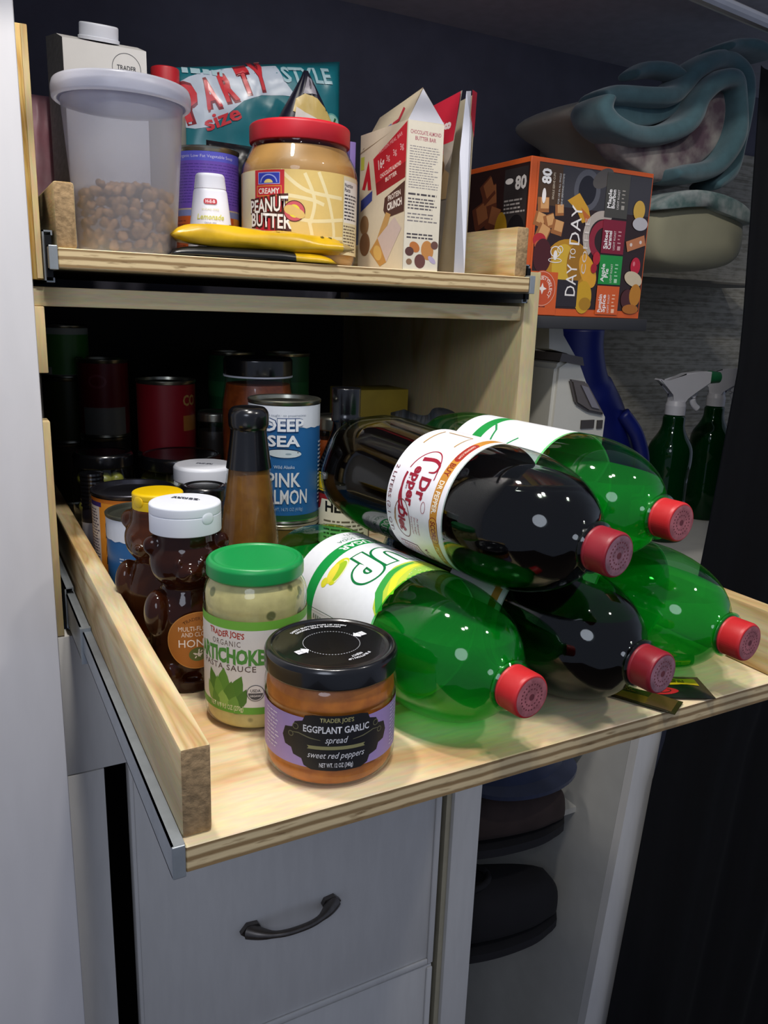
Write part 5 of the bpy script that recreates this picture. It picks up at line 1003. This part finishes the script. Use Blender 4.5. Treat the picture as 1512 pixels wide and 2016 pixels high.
s.ell(0.096, 0.024, 0.014, 0.020, 'c89a20'); s.ell(0.100, 0.016, 0.010, 0.008, 'a87a1a'); s.rect(0.052, 0.012, 0.086, 0.044, '2a2428')
s.rect(0.0090, 0.0010, 0.053, 0.0520, 'cf5a24'); s.rect(0.012, 0.010, 0.036, 0.017, '2a2428')
s.ell(0.030, 0.032, 0.0205, 0.0215, 'c4502a'); s.ring(0.030, 0.032, 0.0200, 0.0006, 'e4b8a0', 40); s.text('FALL VARIETY', 0, 0, 0.0001, 'cf5a24')
s.items.pop(); s.layer -= 1
s.text('FALL', 0.030, 0.032, 0.0046, 'f0d8cc', arc=0.0130, rot=180, bold=0.02); s.text('VARIETY', 0.030, 0.032, 0.0046, 'f0d8cc', arc=0.0130, rot=100, bold=0.02); s.text('SELECT', 0.030, 0.032, 0.0046, 'f0d8cc', arc=0.0130, rot=0, bold=0.02); s.poly([(0.030, 0.039), (0.032, 0.034), (0.037, 0.032), (0.032, 0.030), (0.030, 0.025), (0.028, 0.030), (0.023, 0.032), (0.028, 0.034)], 'f0e4dc')
s.text('DAY', 0.0740, 0.0440, 0.0165, 'ece6e2', w=0.038, rot=90, bold=0.0); s.text('TO', 0.0730, 0.0750, 0.0090, 'ece6e2', w=0.013, rot=90); s.text('DAY', 0.0740, 0.1090, 0.0165, 'ece6e2', w=0.046, rot=90)
s.text('COFFEE', 0.0925, 0.0850, 0.0072, 'd8ccc4', w=0.066, rot=90)
s.ring(0.046, 0.076, 0.0075, 0.0012, 'ece6e2', 24, ry=0.0060); s.ell(0.046, 0.072, 0.0030, 0.0058, 'ece6e2'); s.ring(0.053, 0.079, 0.004, 0.0010, 'ece6e2', 16); s.ring(0.046, 0.066, 0.010, 0.0010, 'ece6e2', 24, ry=0.0025)
s.text('80', 0.0235, 0.1600, 0.0130, 'f2eeea', w=0.017, rot=90, bold=0.04); s.ell(0.0215, 0.1380, 0.0030, 0.0085, 'ece6e2'); s.text('SINGLE SERVE CUPS', 0.0350, 0.1500, 0.0030, 'd8c8b0', w=0.030, rot=90); s.text('FOR USE IN ALL SINGLE', 0.0440, 0.1480, 0.0028, 'c8c4c0', w=0.034, rot=90); s.text('SERVE BREWING SYSTEMS', 0.0490, 0.1470, 0.0028, 'c8c4c0', w=0.036, rot=90)
for y0, y1, c, l1, l2, ic in ((0.1220, 0.1740, '46443e', 'Maple', 'Bourbon', '9c968c'), (0.0790, 0.1195, '7c1c30', 'Salted', 'Caramel', 'c89a9c'), (0.0415, 0.0770, '1f8a3c', 'Apple', 'Pie', 'a8d4b0'), (0.0040, 0.0395, 'cf5a24', 'Pumpkin', 'Spice', 'f0c0a0')):
    s.rect(0.1180, y0, 0.1560, y1, c); m_ = (y0 + y1) / 2 - 0.004
    s.text(l1, 0.1245, m_, 0.0058, 'f0ecea', w=0.0220, rot=90, bold=0.02); s.text(l2, 0.1310, m_, 0.0058, 'f0ecea', w=0.0220 if len(l2) > 4 else 0.011, rot=90, bold=0.02); s.text('LIGHT ROAST', 0.1390, m_, 0.0032, 'e4dcd8', w=0.0230, rot=90); s.crect(0.1475, m_ - 0.009, 0.005, 0.005, ic); s.lines(0.1445, m_ - 0.005, 0.1500, m_ + 0.013, 4, ic, seed=3, fill=0.3)
s.ell(0.176, 0.134, 0.010, 0.012, 'c8a044'); s.ell(0.180, 0.118, 0.013, 0.008, 'b4b0b4'); s.crect(0.176, 0.094, 0.032, 0.013, 'b4724a', 18); s.ell(0.184, 0.096, 0.0022, 0.0022, 'd8c8c0'); s.ell(0.168, 0.092, 0.0022, 0.0022, 'd8c8c0')
s.ell(0.1795, 0.066, 0.0085, 0.0110, 'b81c34'); s.ell(0.1765, 0.069, 0.002, 0.003, 'd8747c'); s.ell(0.178, 0.050, 0.016, 0.009, 'c8b89a', -15); s.ell(0.172, 0.024, 0.012, 0.013, '4a2020', 20); s.ell(0.184, 0.030, 0.010, 0.014, 'b87a24'); s.ell(0.178, 0.012, 0.014, 0.006, 'a86420'); s.ell(0.112, 0.072, 0.006, 0.008, 'b02430'); s.ell(0.109, 0.060, 0.005, 0.006, 'a01e2a')
s.build('front_printing', on_flat((0, -0.0002, 0), (1, 0, 0), (0, 0, 1)), t, 0.22, spec=0.6)
s = Sheet(); D = D4
s.rect(0.002, 0.004, D - 0.0015, H4 - 0.006, '2c1a18'); s.rect(D - 0.050, 0.06, D - 0.004, H4 - 0.010, '322c2c'); cubes(s, ((D - 0.080, 0.140, 0.030, 8), (D - 0.070, 0.115, 0.028, -16), (D - 0.098, 0.120, 0.030, 20), (D - 0.085, 0.150, 0.026, 30)), '5c3020', '8a5434')
s.ell(D - 0.052, 0.092, 0.014, 0.030, 'a8801f'); s.ell(D - 0.022, 0.095, 0.018, 0.022, '1a1618'); s.text('80', D - 0.017, 0.1530, 0.0145, 'dcd6d2', w=0.022, bold=0.04); s.ell(D - 0.040, 0.156, 0.008, 0.0034, 'dcd6d2'); s.lines(D - 0.048, 0.118, D - 0.006, 0.136, 4, 'a8a09c', seed=5); s.text('DAY', D - 0.082, 0.083, 0.0170, '9a928c', w=0.044); s.text('TO DAY', D - 0.082, 0.060, 0.0140, '9a928c', w=0.060)
s.build('side_printing', on_flat((-0.0002, D4, 0), (0, -1, 0), (0, 0, 1)), t, 0.3)
bm = nb(); s = Sheet(); obj('box_sheen_film', box(bm, 0.110, 0.150, 0.02, 0.08, H4 + 0.0002, H4 + 0.0012), mat('shrink_film', 'b8b8bc', 0.2, spec=0.7), t)
# ---------------------------------------------------------------- bedding
PILL = mat('cream_pillow_cloth', 'b9b596', 0.9, var=0.12, scale=14, bump=0.2, sheen=0.2)
FLOR = mat('floral_cotton', 'b4bcb8', 0.9, scale=42, col2='62807c', sheen=0.2)
def loft(name, path_y, outline, m, parent, infl=0.88):
    bm = nb(); n = len(outline); cx = sum(p[0] for p in outline) / n; cz = sum(p[1] for p in outline) / n; rings = []
    for y, k in path_y: rings.append([bm.verts.new((cx + (x - cx) * k, y, cz + (z - cz) * k)) for x, z in outline])
    for A, B in zip(rings, rings[1:]):
        for i in range(n): bm.faces.new((A[i], A[(i + 1) % n], B[(i + 1) % n], B[i]))
    bm.faces.new(rings[0]); bm.faces.new(rings[-1][::-1]); o = obj(name, bm, m, parent, smooth=True)
    sd = o.modifiers.new('s', 'SUBSURF'); sd.levels = 2; sd.render_levels = 2; return o
t = thing('pillow', 'cream pillow with floral top panel on the ledge right of the coffee box', 'pillow')
po = [(0.872, 0.392), (0.876, 0.440), (0.932, 0.470), (1.015, 0.470), (1.086, 0.454), (1.099, 0.420), (1.097, 0.370), (1.040, 0.354), (0.967, 0.3518), (0.897, 0.3518)]
loft('pillow_body', [(0.575, 0.78), (0.585, 0.93), (0.62, 1.0), (0.76, 1.0), (0.80, 0.9)], po, PILL, t)
pp = [(0.871, 0.432), (0.884, 0.452), (0.932, 0.474), (1.015, 0.4735), (1.088, 0.457), (1.101, 0.424), (1.060, 0.436), (0.985, 0.444), (0.962, 0.455), (0.936, 0.450), (0.900, 0.441)]
loft('floral_panel', [(0.566, 0.93), (0.572, 1.0), (0.62, 1.03), (0.74, 1.02), (0.78, 0.95)], pp, FLOR, t)
t = thing('blanket', 'teal fleece blanket with mauve floral middle, folded on the pillow', 'blanket')
TEALC = mat('teal_fleece', '4a6c74', 0.95, var=0.18, scale=60, bump=0.25, sheen=0.4)
MAUV = mat('mauve_floral_fleece', '5c4450', 0.95, scale=26, col2='aaa49c', bump=0.2, sheen=0.3)
A = [(0.766, 0.578), (0.762, 0.560), (0.779, 0.542), (0.815, 0.535), (0.863, 0.539), (0.909, 0.553), (0.937, 0.576), (0.954, 0.605), (0.982, 0.630), (1.012, 0.636), (1.031, 0.618), (1.038, 0.580), (1.027, 0.543), (1.000, 0.510), (0.950, 0.496), (0.900, 0.488)]
Bp = [(0.767, 0.582), (0.807, 0.590), (0.861, 0.594), (0.906, 0.602), (0.932, 0.621), (0.953, 0.645), (0.989, 0.664), (1.029, 0.669), (1.057, 0.652), (1.064, 0.605), (1.067, 0.562), (1.055, 0.516), (1.012, 0.484)]
def fold(name, path, hw, y0, y1, m, parent):
    """a thick fleece fold: a rounded ribbon that follows the path and runs back into the cupboard"""
    P = [Vector((x, 0, z)) for x, z in path]; P = spline(P, 5); bm = nb(); n = len(P); prof = [(-hw, y0 + 0.016), (-hw * 0.75, y0 + 0.006), (0, y0), (hw * 0.75, y0 + 0.006), (hw, y0 + 0.016), (hw, y1), (-hw, y1)]; rings = []
    for i, p in enumerate(P):
        tn = (P[min(i + 1, n - 1)] - P[max(i - 1, 0)]).normalized(); nr = Vector((-tn.z, 0, tn.x)); k = min(1, 0.55 + 0.45 * min(i, n - 1 - i) / 4)
        rings.append([bm.verts.new((p.x + nr.x * d * k, y + 0.004 * sin(i * 0.4), p.z + nr.z * d * k)) for d, y in prof])
    for a, b in zip(rings, rings[1:]):
        for j in range(len(prof)): bm.faces.new((a[j], a[(j + 1) % len(prof)], b[(j + 1) % len(prof)], b[j]))
    bm.faces.new(rings[0]); bm.faces.new(rings[-1][::-1]); o = obj(name, bm, m, parent, smooth=True)
    sd = o.modifiers.new('s', 'SUBSURF'); sd.levels = 1; sd.render_levels = 2; return o
fold('teal_border', A, 0.0150, 0.566, 0.652, TEALC, t); fold('teal_border', Bp, 0.0145, 0.584, 0.654, TEALC, t)
fold('teal_border', [(0.838, 0.624), (0.869, 0.637), (0.902, 0.640), (0.935, 0.636)], 0.011, 0.60, 0.650, TEALC, t)
fold('teal_border', [(1.000, 0.682), (1.030, 0.690), (1.060, 0.692), (1.100, 0.684)], 0.010, 0.575, 0.650, TEALC, t)
inn = [(0.774, 0.545), (0.815, 0.542), (0.871, 0.546), (0.944, 0.585), (0.983, 0.632), (1.013, 0.634), (1.030, 0.600), (1.024, 0.560), (1.009, 0.533), (0.957, 0.497), (0.895, 0.475), (0.870, 0.488), (0.822, 0.500), (0.795, 0.516)]
loft('floral_middle', [(0.592, 0.92), (0.600, 1.0), (0.62, 1.0), (0.65, 1.0)], inn, MAUV, t)
upn = [(0.775, 0.580), (0.830, 0.586), (0.905, 0.592), (0.938, 0.612), (0.990, 0.655), (1.040, 0.655), (1.052, 0.600), (1.040, 0.590), (1.012, 0.640), (0.975, 0.632), (0.940, 0.590), (0.900, 0.562), (0.820, 0.545), (0.775, 0.556)]
loft('fleece_middle', [(0.606, 0.97), (0.612, 1.0), (0.652, 1.0)], upn, TEALC, t)
t2 = thing('pillow', 'beige pillow tucked behind the folded teal blanket', 'pillow', (0, 0.06, 0))
loft('pillow_body', [(0.602, 0.86), (0.61, 0.96), (0.65, 1.0), (0.74, 1.0), (0.77, 0.85)], [(0.748, 0.572), (0.795, 0.599), (0.886, 0.619), (1.009, 0.623), (1.095, 0.556), (1.069, 0.500), (1.000, 0.486), (0.930, 0.486), (0.880, 0.500), (0.844, 0.541), (0.789, 0.560)], mat('beige_pillow_cloth', 'b0a998', 0.9, var=0.1, scale=20, sheen=0.2), t2)
# ---------------------------------------------------------------- things standing behind the cabinet side, right
ZC = -0.1118
def spray(loc, rot, lab, grp):
    t = thing('spray_bottle', lab, 'spray bottle', loc, rot, grp)
    GS = clear('dark_green_bottle', (40, 130, 70), 0.12, 0.04, 0.55, (10, 78, 36))
    obj('bottle_body', lathe([(0, 0), (0.036, 0.0, 0.003), (0.0392, 0.006), (0.0392, 0.060, 0.004), (0.0360, 0.075, 0.01), (0.0360, 0.120, 0.01), (0.0392, 0.140, 0.01), (0.0385, 0.170, 0.015), (0.0240, 0.192, 0.012), (0.0190, 0.205, 0.006), (0.0190, 0.222, 0.002), (0.0150, 0.226), (0.0140, 0.236)], 48), GS, t, sharp=50)
    WT = mat('white_trigger_plastic', 'c9c9cf', 0.4, var=0.03)
    obj('collar', lathe([(0, 0.226), (0.0175, 0.226), (0.0178, 0.242, 0.001), (0.0150, 0.250), (0, 0.250)], 40, mod=lambda a, z: 1 - 0.02 * (int(a / (2 * pi) * 40 + .5) % 2)), WT, t, sharp=40)
    bm = nb(); prism(bm, [(-0.0125, 0.246), (-0.0110, 0.262), (-0.0250, 0.276), (-0.0420, 0.2855), (-0.0400, 0.2880), (-0.0220, 0.2840), (0.0080, 0.2980), (0.0380, 0.3020), (0.0560, 0.3020), (0.0560, 0.2820), (0.0300, 0.2660), (0.0140, 0.2560), (0.0135, 0.246)], -0.0105, 0.0105); bmesh.ops.bevel(bm, geom=[e for e in bm.edges if abs(e.verts[0].co.y - e.verts[1].co.y) < 1e-6], offset=0.002, segments=2, affect='EDGES')
    obj('trigger_head', bm, WT, t, sharp=40)
    bm = nb(); tube(bm, spline([(0.034, 0, 0.270), (0.030, 0, 0.256), (0.034, 0, 0.244), (0.043, 0, 0.236)], 5), 0.0045, 10, 1.3); obj('trigger', bm, WT, t, smooth=True)
    bm = nb(); bmesh.ops.create_cone(bm, cap_ends=True, segments=32, radius1=0.0115, radius2=0.0095, depth=0.020, matrix=Matrix.Translation((0.0660, 0, 0.292)) @ Matrix.Rotation(pi / 2, 4, 'Y')); obj('nozzle', bm, mat('green_nozzle', '1f6a40', 0.4, var=0.1), t, sharp=40)
    return t
s1 = spray((1.0330, 0.6334, -0.1118), rad(-18), 'green spray bottle with white trigger in front of the grey woven wall', 'green spray bottles')
s2 = copy_tree(s1); s2.location = (1.240, 0.720, -0.1118); s2.rotation_euler = (0, 0, rad(-70)); s2['label'] = 'green spray bottle half hidden behind the black curtain edge'
# white and grey handheld steamer
t = thing('floor_steamer', 'white and grey upright cleaner behind the cabinet side under the coffee shelf', 'cleaner', (0, 0.52, ZC))
WB = mat('white_appliance_plastic', 'c4c2b8', 0.4, var=0.04); GB_ = mat('grey_appliance_plastic', '5c5654', 0.35, var=0.1)
z = -ZC
bm = nb(); prism(bm, [(0.6300, 0), (0.7350, 0), (0.7420, z + 0.140), (0.7300, z + 0.146), (0.7050, z + 0.160), (0.6830, z + 0.218), (0.6620, z + 0.222), (0.6400, z + 0.210)], -0.025, 0.045); bmesh.ops.bevel(bm, geom=bm.edges[:], offset=0.005, segments=3, affect='EDGES'); obj('body', bm, WB, t, sharp=50)
bm = nb(); prism(bm, [(0.6630, z + 0.226), (0.6820, z + 0.219), (0.6550, z + 0.340 - 0.09), (0.6520, z + 0.262), (0.6280, z + 0.266), (0.6320, z + 0.232)], -0.016, 0.030); obj('handle', bm, WB, t)
bm = nb(); prism(bm, [(0.6420, z + 0.2165), (0.6860, z + 0.2100), (0.6820, z + 0.2215), (0.6450, z + 0.2270)], -0.028, 0.046); obj('collar', bm, GB_, t)
bm = nb(); prism(bm, [(0.6620, z + 0.192), (0.6930, z + 0.188), (0.7330, z + 0.140), (0.7000, z + 0.146), (0.6760, z + 0.158)], -0.031, -0.020); bmesh.ops.bevel(bm, geom=bm.edges[:], offset=0.003, segments=2, affect='EDGES'); d = obj('display_window', bm, GB_, t, sharp=50)
bm = nb(); prism(bm, [(0.6800, z + 0.184), (0.6930, z + 0.181), (0.7180, z + 0.150), (0.7030, z + 0.153)], -0.033, -0.030); obj('window_pane', bm, mat('dark_glossy_pane', '77737a', 0.12, spec=0.8), d)
bm = nb(); box(bm, 0.692, 0.716, -0.027, -0.0245, z + 0.122, z + 0.134); box(bm, 0.722, 0.732, -0.027, -0.0245, z + 0.121, z + 0.133); obj('printing', bm, mat('dark_grey_print', '3c3836', 0.5), t)
# blue plastic container behind it
t = thing('blue_jug', 'deep blue plastic jug bent behind the upright cleaner', 'jug', (0, 0.66, ZC))
BL = mat('blue_plastic', '14206e', 0.4, var=0.15, scale=20)
bm = nb(); tube(bm, spline([(0.900, 0, 0.002), (0.905, 0, 0.09), (0.900, 0, 0.165), (0.872, 0, 0.225), (0.835, 0, 0.275), (0.815, 0, 0.330), (0.812, 0, 0.368)], 6), [0.052] * 12 + [0.050] * 12 + [0.046] * 13, 28, 1.0, upv=Vector((0, 1, 0))); obj('jug_body', bm, BL, t, smooth=True)
bm = nb(); tube(bm, spline([(0.935, -0.046, 0.10), (0.935, -0.058, 0.15), (0.912, -0.060, 0.20), (0.885, -0.050, 0.235)], 6), 0.012, 14, upv=Vector((0, 1, 0))); obj('jug_handle', bm, BL, t, smooth=True)
# ---------------------------------------------------------------- shoes and cap in the cubby
def shoe(name, label, loc, rot, L_, Wd, Ht, toe, m, sole):
    t = thing(name, label, 'shoe', loc, rot[2]); t.rotation_euler = rot
    bm = nb(); rings = []; n = 22
    for i in range(n + 1):
        u = i / n; wv = Wd / 2 * (0.72 + 0.28 * sin(pi * min(1, u * 1.15))) * (sqrt(max(0.0, 1 - ((u - 0.72) / 0.28) ** 2)) if u > 0.72 else (1 if u > 0.06 else 0.75)); h = Ht * (1.0 - 0.15 * u if u < 0.4 else 0.94 - (u - 0.4) * (0.94 - toe) / 0.6) * (sqrt(max(0.04, 1 - ((u - 0.88) / 0.125) ** 2)) if u > 0.88 else 1)
        wv = max(wv, 0.004); ring = []
        for k in range(20):
            a = 2 * pi * k / 20; c_, s_ = cos(a), sin(a); ring.append(bm.verts.new((u * L_, wv * math.copysign(abs(c_) ** 0.7, c_), 0.012 + h * 0.5 + h * 0.5 * math.copysign(abs(s_) ** 0.75, s_))))
        rings.append(ring)
    for A, B in zip(rings, rings[1:]):
        for k in range(20): bm.faces.new((A[k], A[(k + 1) % 20], B[(k + 1) % 20], B[k]))
    bm.faces.new(rings[0][::-1]); bm.faces.new(rings[-1]); obj('upper', bm, m, t, smooth=True)
    out = []
    for i in range(n + 1):
        u = i / n; wv = Wd / 2 * 1.04 * (0.72 + 0.28 * sin(pi * min(1, u * 1.15))) * (sqrt(max(0.0, 1 - ((u - 0.72) / 0.28) ** 2)) if u > 0.72 else (1 if u > 0.06 else 0.75)); out.append((u * L_ * 1.005, wv))
    bm = nb(); prism(bm, out + [(x, -y) for x, y in out[::-1]], 0.0, 0.014, 'z'); bmesh.ops.remove_doubles(bm, verts=bm.verts, dist=1e-5); obj('sole', bm, sole, t)
    bm = nb(); ov = [(0.055 + 0.05 * cos(a) * L_ / 0.26 + 0.02, 0.030 * sin(a), 0) for a in [2 * pi * k / 24 for k in range(25)]]
    tube(bm, [(x, y, 0.014 + Ht * 0.97 - 0.02 * x) for x, y, z_ in ov], 0.005, 8); obj('collar', bm, m, t, smooth=True)
    return t
BRS = mat('dark_brown_suede', '3a2c28', 0.9, var=0.25, scale=40); BLS = mat('black_felt', '121014', 0.92, var=0.2, scale=40); SOL = mat('dark_rubber_sole', '17161a', 0.8, var=0.1); SOL2 = mat('pale_sole', 'a8a294', 0.8, var=0.1)
shoe('shoe', 'dark brown shoe on the middle cubby shelf with rounded toe', (0.475, 0.530, -0.5128), (0, 0, rad(-12)), 0.250, 0.105, 0.088, 0.72, BRS, SOL)
shoe('shoe', 'black slipper leaning on the lower cubby shelf beneath the brown shoe', (0.470, 0.520, -0.6898), (0, rad(0), rad(-10)), 0.255, 0.110, 0.100, 0.75, BLS, SOL)
t = thing('cap', 'navy blue cap on the top cubby shelf under the tray', 'cap', (0.625, 0.530, -0.4018))
NAV = mat('navy_cloth', '1c2744', 0.9, var=0.2, scale=40, sheen=0.2)
bm = nb(); bmesh.ops.create_uvsphere(bm, u_segments=32, v_segments=18, radius=1, matrix=Matrix.Diagonal((0.105, 0.085, 0.095, 1))); bmesh.ops.bisect_plane(bm, geom=bm.verts[:] + bm.edges[:] + bm.faces[:], plane_co=(0, 0, 0), plane_no=(0, 0, -1), clear_outer=True)
obj('crown', bm, NAV, t, smooth=True)
bm = nb(); prism(bm, [(0.098 * cos(a), -0.062 * (1 if False else 1) * sin(a) - 0.050) for a in [pi * k / 24 for k in range(25)]], 0.0, 0.006, 'z'); obj('visor', bm, NAV, t)
